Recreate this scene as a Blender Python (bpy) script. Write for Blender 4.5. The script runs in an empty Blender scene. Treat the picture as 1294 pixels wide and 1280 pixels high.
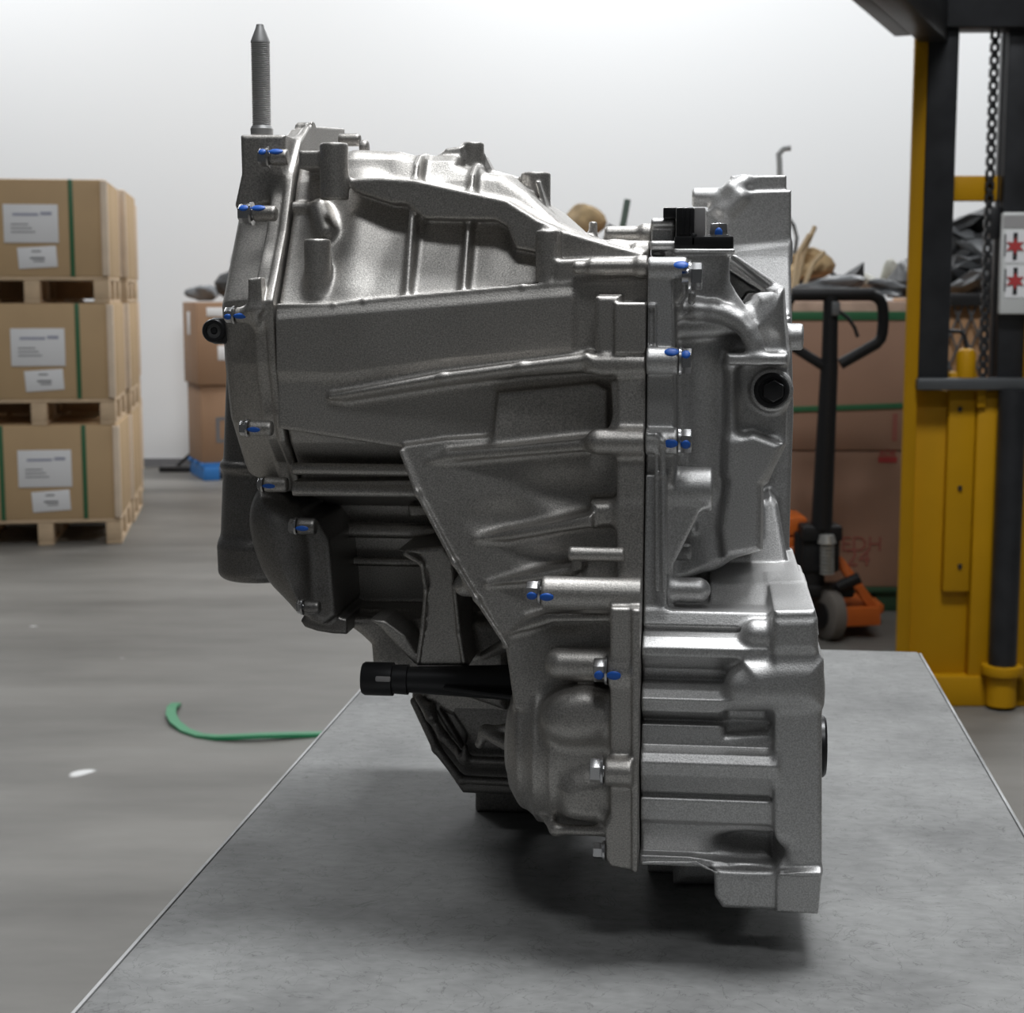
import bpy, bmesh, math, random
import numpy as np
import openvdb
from mathutils import Vector, Matrix
random.seed(4)
sc = bpy.context.scene
COL = sc.collection
# ------------------------------------------------------------------ camera
W, H, F = 1294.0, 1280.0, 2070.0
HC = 1.28                                   # camera height above the floor
YAW = math.atan((898 - W / 2) / F)          # the bench runs away from the camera towards this point
TILT = math.atan((640 - 372) / F)
ca, sa, ct, st = math.cos(YAW), math.sin(YAW), math.cos(TILT), math.sin(TILT)
E_R = Vector((ca, sa, 0)); E_F = Vector((-sa, ca, 0))
cam_d = bpy.data.cameras.new('camera'); cam = bpy.data.objects.new('camera', cam_d); COL.objects.link(cam)
cam.location = (0, 0, HC)
cam.rotation_euler = (math.pi / 2 - TILT, 0, YAW)
cam_d.sensor_width = 36.0; cam_d.lens = 36.0 * F / W
cam_d.clip_start = 0.05; cam_d.clip_end = 100
cam_d.dof.use_dof = True; cam_d.dof.focus_distance = 1.08; cam_d.dof.aperture_fstop = 19.0
sc.camera = cam
# ------------------------------------------------------------------ world, lamps, exposure
wd = bpy.data.worlds.new('world'); sc.world = wd; wd.use_nodes = True
wd.node_tree.nodes['Background'].inputs[0].default_value = (0.93, 0.97, 1.0, 1)
wd.node_tree.nodes['Background'].inputs[1].default_value = 0.05
def ceiling_lamp(u, v, z, sx, sy, power, col=(0.965, 0.985, 1.0)):
    l = bpy.data.lights.new('ceiling_lamp', 'AREA'); l.shape = 'RECTANGLE'; l.size = sx; l.size_y = sy
    l.energy = power * 0.36; l.color = col
    o = bpy.data.objects.new('ceiling_lamp', l); COL.objects.link(o)
    o.location = E_R * u + E_F * v + Vector((0, 0, z)); o.rotation_euler = (0, 0, YAW)
for v_, u_, p_ in ((1.75, 0.7, 760), (-2.0, 0.6, 225), (2.6, -3.4, 40), (6.3, -3.6, 110), (6.3, 3.0, 100), (10.2, -4.2, 600), (10.2, 0.6, 600), (10.2, 5.0, 520)):
    ceiling_lamp(u_, v_, 6.2, 1.9, 1.0, p_)
sc.view_settings.view_transform = 'Standard'; sc.view_settings.look = 'None'
sc.view_settings.gamma = 1.0; sc.view_settings.use_curve_mapping = False
sc.view_settings.exposure = 0.0
sc.cycles.use_denoising = True
sc.cycles.max_bounces = 8; sc.cycles.diffuse_bounces = 4; sc.cycles.glossy_bounces = 4
sc.cycles.sample_clamp_indirect = 4.0

# ------------------------------------------------------------------ measuring: photograph pixel at a real depth -> point in the place
def ray(px, py):
    q = (640 - py) / F
    fw = ct + q * st; up = -st + q * ct; rt = (px - W / 2) / F
    return rt, fw, up
def P(px, py, Y):
    """point whose depth along the bench is Y (metres from the camera)"""
    rt, fw, up = ray(px, py)
    d = E_R * rt + E_F * fw
    s = Y / d.y
    return Vector((d.x * s, Y, HC + up * s))
def BP(px, py, D):
    """(sideways, up) in the camera-facing frame at forward distance D"""
    rt, fw, up = ray(px, py); s = D / fw
    return rt * s, HC + up * s
def floor_D(py):
    rt, fw, up = ray(647, py); return -HC / up * fw
def bg(u, v, z=0.0): return E_R * u + E_F * v + Vector((0, 0, z))
def R(rpx, Y): return rpx * Y / F * 1.005
TABLE_Z = P(980, 1215, 1.0).z

# ------------------------------------------------------------------ materials
def newmat(name):
    m = bpy.data.materials.new(name); m.use_nodes = True
    nt = m.node_tree; return m, nt, nt.nodes['Principled BSDF']
def nd(nt, t, **kw):
    n = nt.nodes.new(t)
    for k, v in kw.items(): setattr(n, k, v)
    return n
def plain(name, col, rough=0.5, metal=0.0, bump=0.0, bscale=300.0, var=0.0, vscale=20.0, spec=None):
    m, nt, b = newmat(name)
    b.inputs['Base Color'].default_value = (*col, 1); b.inputs['Roughness'].default_value = rough; b.inputs['Metallic'].default_value = metal
    if spec is not None: b.inputs['Specular IOR Level'].default_value = spec
    tc = nd(nt, 'ShaderNodeTexCoord')
    if var:
        n = nd(nt, 'ShaderNodeTexNoise'); n.inputs['Scale'].default_value = vscale; n.inputs['Detail'].default_value = 5
        nt.links.new(tc.outputs['Object'], n.inputs['Vector'])
        r = nd(nt, 'ShaderNodeValToRGB')
        r.color_ramp.elements[0].position = 0.3; r.color_ramp.elements[1].position = 0.7
        r.color_ramp.elements[0].color = (*[c * (1 - var) for c in col], 1); r.color_ramp.elements[1].color = (*[min(1, c * (1 + var)) for c in col], 1)
        nt.links.new(n.outputs['Fac'], r.inputs['Fac']); nt.links.new(r.outputs['Color'], b.inputs['Base Color'])
    if bump:
        n = nd(nt, 'ShaderNodeTexNoise'); n.inputs['Scale'].default_value = bscale; n.inputs['Detail'].default_value = 3
        nt.links.new(tc.outputs['Object'], n.inputs['Vector'])
        bp = nd(nt, 'ShaderNodeBump'); bp.inputs['Strength'].default_value = bump; bp.inputs['Distance'].default_value = 0.002
        nt.links.new(n.outputs['Fac'], bp.inputs['Height']); nt.links.new(bp.outputs['Normal'], b.inputs['Normal'])
    return m
def cast(name, c0, c1, rough, grain=0.35):
    """blasted cast aluminium: fine grain, slightly blotchy"""
    m, nt, b = newmat(name)
    tc = nd(nt, 'ShaderNodeTexCoord')
    n1 = nd(nt, 'ShaderNodeTexNoise'); n1.inputs['Scale'].default_value = 9; n1.inputs['Detail'].default_value = 4
    n2 = nd(nt, 'ShaderNodeTexNoise'); n2.inputs['Scale'].default_value = 1100; n2.inputs['Detail'].default_value = 2
    for n in (n1, n2): nt.links.new(tc.outputs['Object'], n.inputs['Vector'])
    mx = nd(nt, 'ShaderNodeMix', data_type='RGBA'); mx.inputs['A'].default_value = (*c0, 1); mx.inputs['B'].default_value = (*c1, 1)
    r1 = nd(nt, 'ShaderNodeMapRange'); r1.inputs['From Min'].default_value = 0.35; r1.inputs['From Max'].default_value = 0.65
    nt.links.new(n1.outputs['Fac'], r1.inputs['Value']); nt.links.new(r1.outputs['Result'], mx.inputs['Factor'])
    r2 = nd(nt, 'ShaderNodeMapRange'); r2.inputs['From Min'].default_value = 0.3; r2.inputs['From Max'].default_value = 0.7
    r2.inputs['To Min'].default_value = 1 - grain; r2.inputs['To Max'].default_value = 1 + grain * 0.6
    nt.links.new(n2.outputs['Fac'], r2.inputs['Value'])
    mul = nd(nt, 'ShaderNodeVectorMath', operation='SCALE')
    nt.links.new(mx.outputs['Result'], mul.inputs[0]); nt.links.new(r2.outputs['Result'], mul.inputs['Scale'])
    nt.links.new(mul.outputs['Vector'], b.inputs['Base Color'])
    b.inputs['Metallic'].default_value = 0.88
    r3 = nd(nt, 'ShaderNodeMapRange'); r3.inputs['To Min'].default_value = rough - 0.06; r3.inputs['To Max'].default_value = rough + 0.06
    nt.links.new(n1.outputs['Fac'], r3.inputs['Value']); nt.links.new(r3.outputs['Result'], b.inputs['Roughness'])
    bp = nd(nt, 'ShaderNodeBump'); bp.inputs['Strength'].default_value = 0.22; bp.inputs['Distance'].default_value = 0.0006
    nt.links.new(n2.outputs['Fac'], bp.inputs['Height']); nt.links.new(bp.outputs['Normal'], b.inputs['Normal'])
    return m
M = {}
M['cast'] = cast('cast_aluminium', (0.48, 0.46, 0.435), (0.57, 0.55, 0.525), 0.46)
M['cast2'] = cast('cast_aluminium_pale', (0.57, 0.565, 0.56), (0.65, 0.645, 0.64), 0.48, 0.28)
M['cast_shade'] = cast('cast_aluminium_shaded', (0.24, 0.23, 0.22), (0.31, 0.30, 0.29), 0.42)  # same aluminium, with the shade low on the left put into its colour
M['steel'] = plain('zinc_steel', (0.62, 0.62, 0.63), 0.25, 1.0)
M['stud'] = plain('grey_steel', (0.55, 0.55, 0.55), 0.5, 0.7)
M['blackm'] = plain('black_coated_metal', (0.035, 0.035, 0.037), 0.38, 0.5)
M['blackp'] = plain('black_plastic', (0.012, 0.012, 0.013), 0.35)
M['greyp'] = plain('grey_plastic', (0.33, 0.32, 0.32), 0.5)
M['blue'] = plain('blue_paint', (0.02, 0.14, 0.62), 0.45)

# ------------------------------------------------------------------ mesh builder for plain shapes
class MB:
    def __init__(s): s.bm = bmesh.new()
    def box(s, c, size, rot=None, bev=0.0, seg=2):
        t = bmesh.new(); bmesh.ops.create_cube(t, size=1.0)
        for v in t.verts: v.co = Vector((v.co.x * size[0], v.co.y * size[1], v.co.z * size[2]))
        if bev: bmesh.ops.bevel(t, geom=list(t.edges), offset=min(bev, min(size) * 0.45), segments=seg, affect='EDGES', profile=0.5)
        m = Matrix.Translation(Vector(c)) @ (rot.to_4x4() if rot is not None else Matrix.Identity(4))
        s._merge(t, m); return s
    def _merge(s, t, m):
        t.transform(m); me = bpy.data.meshes.new('tmp'); t.to_mesh(me); t.free(); s.bm.from_mesh(me); bpy.data.meshes.remove(me)
    def cyl(s, a, b, r1, r2=None, seg=24, cap=True, bev=0.0):
        a, b = Vector(a), Vector(b); r2 = r1 if r2 is None else r2; d = b - a; L = d.length
        t = bmesh.new(); bmesh.ops.create_cone(t, cap_ends=cap, segments=seg, radius1=r1, radius2=r2, depth=L)
        if bev:
            es = [e for e in t.edges if abs(e.verts[0].co.z - e.verts[1].co.z) < 1e-6]
            bmesh.ops.bevel(t, geom=es, offset=bev, segments=2, affect='EDGES', profile=0.5)
        q = d.to_track_quat('Z', 'Y')
        s._merge(t, Matrix.Translation((a + b) / 2) @ q.to_matrix().to_4x4()); return s
    def prism(s, pts, d, bev=0.0):
        """closed polygon of 3-D points swept by vector d"""
        t = bmesh.new(); d = Vector(d)
        a = [t.verts.new(Vector(p)) for p in pts]; b = [t.verts.new(Vector(p) + d) for p in pts]
        n = len(pts); t.faces.new(a); t.faces.new(b[::-1])
        for i in range(n): t.faces.new((a[i], b[i], b[(i + 1) % n], a[(i + 1) % n]))
        bmesh.ops.recalc_face_normals(t, faces=t.faces)
        if bev: bmesh.ops.bevel(t, geom=list(t.edges), offset=bev, segments=2, affect='EDGES', profile=0.5)
        s._merge(t, Matrix.Identity(4)); return s
    def tube(s, pts, r, seg=10, flat=None):
        """round tube, or a flat strip when flat = (width, thickness)"""
        pts = [Vector(p) for p in pts]; n = len(pts); rings = []
        tgs = [(pts[i + 1] - pts[i]).normalized() for i in range(n - 1)]
        up0 = min((Vector((0, 0, 1)), Vector((0, 1, 0)), Vector((1, 0, 0))), key=lambda u: round(max(abs(u.dot(t)) for t in tgs), 1))
        for i, p in enumerate(pts):
            tg = (pts[min(i + 1, n - 1)] - pts[max(i - 1, 0)]).normalized()
            x = tg.cross(up0)
            if x.length < 1e-3: x = Vector((1, 0, 0))
            x.normalize(); y = x.cross(tg)
            ring = []
            for k in range(seg):
                a = 2 * math.pi * k / seg; rx, ry = (r, r) if flat is None else (flat[0] / 2, flat[1] / 2)
                cx, cy = math.cos(a), math.sin(a)
                if flat: cx, cy = (1 if cx > 0 else -1), (1 if cy > 0 else -1)
                ring.append(s.bm.verts.new(p + x * rx * cx + y * ry * cy))
            rings.append(ring)
        for i in range(n - 1):
            for k in range(seg): s.bm.faces.new((rings[i][k], rings[i][(k + 1) % seg], rings[i + 1][(k + 1) % seg], rings[i + 1][k]))
        s.bm.faces.new(rings[0][::-1]); s.bm.faces.new(rings[-1]); return s
    def ball(s, c, rad, rot=None, sub=2):
        t = bmesh.new(); bmesh.ops.create_icosphere(t, subdivisions=sub, radius=1.0)
        for v in t.verts: v.co = Vector((v.co.x * rad[0], v.co.y * rad[1], v.co.z * rad[2]))
        s._merge(t, Matrix.Translation(Vector(c)) @ (rot.to_4x4() if rot is not None else Matrix.Identity(4))); return s
    def lathe(s, a, ax, prof, seg=28):
        """revolve (along, radius) pairs about axis ax from point a"""
        a = Vector(a); ax = Vector(ax).normalized(); x = ax.orthogonal().normalized(); y = ax.cross(x); rings = []
        for h, r in prof:
            rings.append([s.bm.verts.new(a + ax * h + (x * math.cos(2 * math.pi * k / seg) + y * math.sin(2 * math.pi * k / seg)) * max(r, 1e-5)) for k in range(seg)])
        for i in range(len(rings) - 1):
            for k in range(seg): s.bm.faces.new((rings[i][k], rings[i][(k + 1) % seg], rings[i + 1][(k + 1) % seg], rings[i + 1][k]))
        s.bm.faces.new(rings[0][::-1]); s.bm.faces.new(rings[-1]); return s
    def build(s, name, mat, parent=None, off=None, smooth=40):
        bmesh.ops.recalc_face_normals(s.bm, faces=s.bm.faces)
        me = bpy.data.meshes.new(name)
        if off is not None: bmesh.ops.translate(s.bm, verts=s.bm.verts, vec=-Vector(off))
        s.bm.to_mesh(me); s.bm.free(); me.materials.append(mat)
        if smooth: me.shade_smooth(); me.set_sharp_from_angle(angle=math.radians(smooth))
        o = bpy.data.objects.new(name, me); COL.objects.link(o)
        if parent is not None: o.parent = parent
        return o
def thing(name, label, cat, loc=(0, 0, 0), rz=0.0, group=None):
    o = bpy.data.objects.new(name, None); COL.objects.link(o); o.empty_display_size = 0.1
    o.location = loc; o.rotation_euler = (0, 0, rz); tag(o, label, cat, group); return o
def tag(o, label, cat, group=None):
    o['label'] = label; o['category'] = cat
    if group: o['group'] = group
    return o
def struct(o): o['kind'] = 'structure'; return o
def copy_tree(o, parent=None):
    c = o.copy(); COL.objects.link(c)
    if parent is not None: c.parent = parent
    for ch in list(o.children): copy_tree(ch, c)
    return c

# ------------------------------------------------------------------ setting
def concrete():
    m, nt, b = newmat('worn_concrete')
    tc = nd(nt, 'ShaderNodeTexCoord'); mp = nd(nt, 'ShaderNodeMapping'); mp.inputs['Scale'].default_value = (0.35, 1.0, 1.0); mp.inputs['Rotation'].default_value = (0, 0, 0.1)
    nt.links.new(tc.outputs['Object'], mp.inputs['Vector'])
    n1 = nd(nt, 'ShaderNodeTexNoise'); n1.inputs['Scale'].default_value = 2.2; n1.inputs['Detail'].default_value = 8; n1.inputs['Roughness'].default_value = 0.6
    nt.links.new(mp.outputs['Vector'], n1.inputs['Vector'])
    r = nd(nt, 'ShaderNodeValToRGB'); e = r.color_ramp.elements
    e[0].position = 0.28; e[0].color = (0.10, 0.095, 0.086, 1); e[1].position = 0.72; e[1].color = (0.225, 0.215, 0.198, 1)
    nt.links.new(n1.outputs['Fac'], r.inputs['Fac'])
    n2 = nd(nt, 'ShaderNodeTexNoise'); n2.inputs['Scale'].default_value = 3.1; n2.inputs['Detail'].default_value = 2
    nt.links.new(tc.outputs['Object'], n2.inputs['Vector'])
    r2 = nd(nt, 'ShaderNodeValToRGB'); r2.color_ramp.elements[0].position = 0.71; r2.color_ramp.elements[1].position = 0.73
    nt.links.new(n2.outputs['Fac'], r2.inputs['Fac'])
    mx = nd(nt, 'ShaderNodeMix', data_type='RGBA'); mx.inputs['B'].default_value = (0.75, 0.75, 0.74, 1)
    nt.links.new(r2.outputs['Color'], mx.inputs['Factor']); nt.links.new(r.outputs['Color'], mx.inputs['A'])
    nt.links.new(mx.outputs['Result'], b.inputs['Base Color'])
    b.inputs['Roughness'].default_value = 0.5; b.inputs['Specular IOR Level'].default_value = 0.35
    return m
WALL_D = floor_D(589)
fl = MB().box((0, 4.5, -0.05), (30, 24, 0.1)).build('floor', concrete(), None, smooth=0); fl.rotation_euler = (0, 0, YAW); struct(fl)
wl = MB().box((0, WALL_D + 0.1, 3.0), (30, 0.2, 7.0)).build('wall_back', plain('white_painted_wall', (0.87, 0.875, 0.88), 0.6, bump=0.05, bscale=40), None, smooth=0); wl.rotation_euler = (0, 0, YAW); struct(wl)
bb_ = MB().box((0, WALL_D - 0.01, 0.03), (30, 0.02, 0.06)).build('baseboard_back', plain('dark_wall_base', (0.22, 0.22, 0.23), 0.6), None, smooth=0); bb_.rotation_euler = (0, 0, YAW); struct(bb_)

# ------------------------------------------------------------------ signed-distance castings
class Vol:
    def __init__(s, lo, hi, v):
        s.v = v; s.lo = Vector(lo)
        s.ax = [np.arange(lo[i] - 4 * v, hi[i] + 4 * v, v, dtype=np.float32) for i in range(3)]
        s.d = np.full([len(a) for a in s.ax], 0.05, np.float32)
    def put(s, prim, k=0.0, op='u'):
        fn, lo, hi = prim; pad = k + 4 * s.v; sl = []
        for i in range(3):
            a, b = np.searchsorted(s.ax[i], (lo[i] - pad, hi[i] + pad))
            if b <= a: return s
            sl.append(slice(a, b))
        sl = tuple(sl); A = s.d[sl]
        B = fn(s.ax[0][sl[0]][:, None, None], s.ax[1][sl[1]][None, :, None], s.ax[2][sl[2]][None, None, :])
        if op == 'u':
            if k > 0:
                h = np.maximum(k - np.abs(A - B), 0); s.d[sl] = np.minimum(A, B) - h * h * (0.25 / k)
            else: s.d[sl] = np.minimum(A, B)
        elif op == 's':
            B = -B
            if k > 0:
                h = np.maximum(k - np.abs(A - B), 0); s.d[sl] = np.maximum(A, B) + h * h * (0.25 / k)
            else: s.d[sl] = np.maximum(A, B)
        return s
    def clip(s, axis, val, keep):
        a = s.ax[axis] - val
        if keep == '>': a = -a
        sh = [1, 1, 1]; sh[axis] = -1
        s.d = np.maximum(s.d, a.reshape(sh)); return s
    def build(s, name, mat, parent, off):
        g = openvdb.FloatGrid(4 * s.v)
        g.copyFromArray(np.clip(s.d, -4 * s.v, 4 * s.v))
        p, q = g.convertToQuads(0.0)
        p = p.astype(np.float64) * s.v + np.array([s.ax[0][0], s.ax[1][0], s.ax[2][0]]) - np.array(off)
        a = p[q[:, 0]]; n = np.cross(p[q[:, 2]] - a, p[q[:, 3]] - p[q[:, 1]])
        if (n * (a + p[q[:, 2]])).sum() < 0: q = q[:, ::-1]
        me = bpy.data.meshes.new(name)
        me.vertices.add(len(p)); me.vertices.foreach_set('co', p.astype(np.float32).ravel())
        me.loops.add(q.size); me.loops.foreach_set('vertex_index', np.ascontiguousarray(q, dtype=np.int32).ravel())
        me.polygons.add(len(q)); me.polygons.foreach_set('loop_start', np.arange(0, q.size, 4, dtype=np.int32))
        me.update(calc_edges=True); me.validate(); me.shade_smooth(); me.materials.append(mat)
        o = bpy.data.objects.new(name, me); COL.objects.link(o); o.parent = parent
        return o
def poly2(pts, X, Z):
    """signed distance to a polygon, on broadcast 2-D arrays"""
    d = None; sg = None; n = len(pts)
    for i in range(n):
        ax, az = pts[i]; bx, bz = pts[(i + 1) % n]; ex, ez = bx - ax, bz - az
        wx, wz = X - ax, Z - az; t = np.clip((wx * ex + wz * ez) / (ex * ex + ez * ez + 1e-18), 0, 1)
        dd = (wx - ex * t) ** 2 + (wz - ez * t) ** 2
        c = (az > Z) != (bz > Z)
        with np.errstate(divide='ignore', invalid='ignore'):
            xi = ex * (Z - az) / (ez if abs(ez) > 1e-12 else 1e-12) + ax
        f = c & (X < xi)
        d = dd if d is None else np.minimum(d, dd); sg = f if sg is None else sg ^ f
    return np.where(sg, -1.0, 1.0) * np.sqrt(d)
def rnd2(a, b, r):
    a = a + r; b = b + r
    return np.sqrt(np.maximum(a, 0) ** 2 + np.maximum(b, 0) ** 2) + np.minimum(np.maximum(a, b), 0) - r
def chaikin(p, n):
    for _ in range(n):
        q = []
        for i in range(len(p)):
            a, b = p[i], p[(i + 1) % len(p)]
            q += [(a[0] * .75 + b[0] * .25, a[1] * .75 + b[1] * .25), (a[0] * .25 + b[0] * .75, a[1] * .25 + b[1] * .75)]
        p = q
    return p
def zp(poly, Yf, Yb, rd=0.003, Yf2=None, horiz=False, soft=0):
    """outline in the photograph at depth Yf, swept back to Yb. Yf2: depth of the front at the outline's last side (bottom, or right when horiz)"""
    poly = chaikin(poly, soft)
    pts = [P(x, y, Yf if Yf2 is None else (Yf + Yf2) / 2) for x, y in poly]
    pts = [(p.x, p.z) for p in pts]; xs = [p[0] for p in pts]; zs = [p[1] for p in pts]
    lo = (min(xs), min(Yf, Yf2 or Yf), min(zs)); hi = (max(xs), Yb, max(zs))
    def fn(X, Y, Z):
        d2 = poly2(pts, X[:, 0, :], Z[0]).astype(np.float32)[:, None, :]
        if Yf2 is None: yf = Yf
        elif horiz: yf = Yf + (Yf2 - Yf) * np.clip((X - lo[0]) / (hi[0] - lo[0]), 0, 1)
        else: yf = Yf + (Yf2 - Yf) * np.clip((hi[2] - Z) / (hi[2] - lo[2]), 0, 1)
        return rnd2(d2, np.maximum(yf - Y, Y - Yb), rd)
    return fn, lo, hi
def xp(prof, x0, x1, rd=0.003, pxm=620, grow=0.0):
    """profile [(depth, photo row)] swept along the bench's width between world x0 and x1"""
    pts = [(Y, P(pxm, py, Y).z) for Y, py in prof]; ys = [p[0] for p in pts]; zs = [p[1] for p in pts]
    lo = (min(x0, x1), min(ys) - grow, min(zs) - grow); hi = (max(x0, x1), max(ys) + grow, max(zs) + grow); cx, hx = (x0 + x1) / 2, abs(x1 - x0) / 2
    def fn(X, Y, Z):
        d2 = poly2(pts, Y[0], Z[0]).astype(np.float32)[None] - grow
        return rnd2(d2, np.abs(X - cx) - hx, rd)
    return fn, lo, hi
def cap(a, b, ra, rb=None):
    a, b = Vector(a), Vector(b); rb = ra if rb is None else rb; e = b - a; L = e.length_squared + 1e-18; rm = max(ra, rb)
    lo = [min(a[i], b[i]) - rm for i in range(3)]; hi = [max(a[i], b[i]) + rm for i in range(3)]
    def fn(X, Y, Z):
        x, y, z = X - a.x, Y - a.y, Z - a.z
        t = np.clip((x * e.x + y * e.y + z * e.z) / L, 0, 1)
        return np.sqrt((x - e.x * t) ** 2 + (y - e.y * t) ** 2 + (z - e.z * t) ** 2) - (ra + (rb - ra) * t)
    return fn, lo, hi
def cyl(a, b, r, rd=0.002, r2=None):
    a, b = Vector(a), Vector(b); e = b - a; L = e.length; e = e / L; r2 = r if r2 is None else r2; rm = max(r, r2)
    lo = [min(a[i], b[i]) - rm for i in range(3)]; hi = [max(a[i], b[i]) + rm for i in range(3)]
    def fn(X, Y, Z):
        x, y, z = X - a.x, Y - a.y, Z - a.z
        h = x * e.x + y * e.y + z * e.z
        q = np.sqrt(np.maximum(x * x + y * y + z * z - h * h, 0))
        return rnd2(q - (r + (r2 - r) * np.clip(h / L, 0, 1)), np.abs(h - L / 2) - L / 2, rd)
    return fn, lo, hi
def ell(c, rx, ry, rz):
    c = Vector(c)
    def fn(X, Y, Z):
        x, y, z = (X - c.x) / rx, (Y - c.y) / ry, (Z - c.z) / rz
        k0 = np.sqrt(x * x + y * y + z * z); k1 = np.sqrt((x / rx) ** 2 + (y / ry) ** 2 + (z / rz) ** 2) + 1e-9
        return k0 * (k0 - 1) / k1
    return fn, (c.x - rx, c.y - ry, c.z - rz), (c.x + rx, c.y + ry, c.z + rz)
def chain(v, pts, rpx, k=0.004):
    """bead along photo points (px, py, depth)"""
    for i in range(len(pts) - 1):
        a, b = pts[i], pts[i + 1]; ra = rpx[i] if isinstance(rpx, (list, tuple)) else rpx; rb = rpx[i + 1] if isinstance(rpx, (list, tuple)) else rpx
        v.put(cap(P(*a), P(*b), R(ra, a[2]), R(rb, b[2])), k)
def hcyl(v, px0, px1, py, Y, rpx, k=0.004, rd=0.002):
    """level boss along the bench's width"""
    a = P(px0, py, Y); b = P(px1, py, Y); b.z = a.z; v.put(cyl(a, b, R(rpx, Y), rd), k)
def hcap(v, px0, px1, py, Y, rpx, k=0.006):
    a = P(px0, py, Y); b = P(px1, py, Y); b.z = a.z; v.put(cap(a, b, R(rpx, Y)), k)
VX = 0.0011
XL = P(348, 380, 1.07).x; XR = P(812, 770, 1.02).x; XB = P(1039, 1000, 1.0).x
# ------------------------------------------------------------------ bench
def bench_mat():
    m, nt, b = newmat('worn_steel_plate')
    tc = nd(nt, 'ShaderNodeTexCoord')
    n1 = nd(nt, 'ShaderNodeTexNoise'); n1.inputs['Scale'].default_value = 7; n1.inputs['Detail'].default_value = 9; n1.inputs['Roughness'].default_value = 0.65
    mp = nd(nt, 'ShaderNodeMapping'); mp.inputs['Scale'].default_value = (60, 110, 60)
    n2 = nd(nt, 'ShaderNodeTexNoise'); n2.inputs['Scale'].default_value = 1.2; n2.inputs['Detail'].default_value = 4
    n3 = nd(nt, 'ShaderNodeTexNoise'); n3.inputs['Scale'].default_value = 26; n3.inputs['Detail'].default_value = 6; n3.inputs['Distortion'].default_value = 2.5
    nt.links.new(tc.outputs['Object'], n1.inputs['Vector']); nt.links.new(tc.outputs['Object'], mp.inputs['Vector'])
    nt.links.new(mp.outputs['Vector'], n2.inputs['Vector']); nt.links.new(tc.outputs['Object'], n3.inputs['Vector'])
    r = nd(nt, 'ShaderNodeValToRGB'); e = r.color_ramp.elements
    e[0].position = 0.3; e[0].color = (0.15, 0.151, 0.15, 1); e[1].position = 0.7; e[1].color = (0.27, 0.272, 0.268, 1)
    nt.links.new(n1.outputs['Fac'], r.inputs['Fac'])
    mr = nd(nt, 'ShaderNodeMapRange'); mr.inputs['From Min'].default_value = 0.3; mr.inputs['From Max'].default_value = 0.7; mr.inputs['To Min'].default_value = 0.9; mr.inputs['To Max'].default_value = 1.1
    nt.links.new(n2.outputs['Fac'], mr.inputs['Value'])
    # hair-thin scratches where a distorted noise crosses a value
    s1 = nd(nt, 'ShaderNodeMath', operation='SUBTRACT'); s1.inputs[1].default_value = 0.5; nt.links.new(n3.outputs['Fac'], s1.inputs[0])
    s2 = nd(nt, 'ShaderNodeMath', operation='ABSOLUTE'); nt.links.new(s1.outputs[0], s2.inputs[0])
    s3 = nd(nt, 'ShaderNodeMapRange'); s3.inputs['From Min'].default_value = 0.0; s3.inputs['From Max'].default_value = 0.010; s3.inputs['To Min'].default_value = 0.62; s3.inputs['To Max'].default_value = 1.0
    nt.links.new(s2.outputs[0], s3.inputs['Value'])
    mm = nd(nt, 'ShaderNodeMath', operation='MULTIPLY'); nt.links.new(mr.outputs['Result'], mm.inputs[0]); nt.links.new(s3.outputs['Result'], mm.inputs[1])
    mul = nd(nt, 'ShaderNodeVectorMath', operation='SCALE'); nt.links.new(r.outputs['Color'], mul.inputs[0]); nt.links.new(mm.outputs[0], mul.inputs['Scale'])
    nt.links.new(mul.outputs['Vector'], b.inputs['Base Color'])
    b.inputs['Metallic'].default_value = 0.0; b.inputs['Roughness'].default_value = 0.6; b.inputs['Specular IOR Level'].default_value = 0.22
    bp = nd(nt, 'ShaderNodeBump'); bp.inputs['Strength'].default_value = 0.12; bp.inputs['Distance'].default_value = 0.001
    nt.links.new(n2.outputs['Fac'], bp.inputs['Height']); nt.links.new(bp.outputs['Normal'], b.inputs['Normal'])
    return m
def on_table(px, py):
    rt, fw, up = ray(px, py); s = (TABLE_Z - HC) / up; d = E_R * rt + E_F * fw
    return Vector((d.x * s, d.y * s, TABLE_Z))
tl, tr = on_table(457, 871), on_table(1215, 918)
T_X0, T_X1 = tl.x, tr.x; T_Y1 = on_table(1150, 823).y; T_Y0 = 0.42
tm = bench_mat()
bench = thing('steel_workbench', 'grey steel bench carrying the bare aluminium gearbox', 'workbench', ((T_X0 + T_X1) / 2, (T_Y0 + T_Y1) / 2, 0))
bo = bench.location
MB().box(((T_X0 + T_X1) / 2, (T_Y0 + T_Y1) / 2, TABLE_Z - 0.006), (T_X1 - T_X0, T_Y1 - T_Y0, 0.012), bev=0.003).build('bench_top', tm, bench, bo)
lm = plain('painted_grey_steel', (0.20, 0.21, 0.22), 0.5, 0.3)
for x in (T_X0 + 0.09, T_X1 - 0.09):
    for y in (T_Y0 + 0.08, T_Y1 - 0.10):
        MB().box((x, y, (TABLE_Z - 0.012) / 2), (0.05, 0.05, TABLE_Z - 0.012), bev=0.003).build('leg', lm, bench, bo)
MB().box(((T_X0 + T_X1) / 2, (T_Y0 + T_Y1) / 2, 0.22), (T_X1 - T_X0 - 0.16, T_Y1 - T_Y0 - 0.16, 0.02), bev=0.003).build('lower_shelf', lm, bench, bo)
edge = plain('rubbed_bare_edge', (0.30, 0.30, 0.30), 0.5, 0.4, var=0.5, vscale=9)
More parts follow.
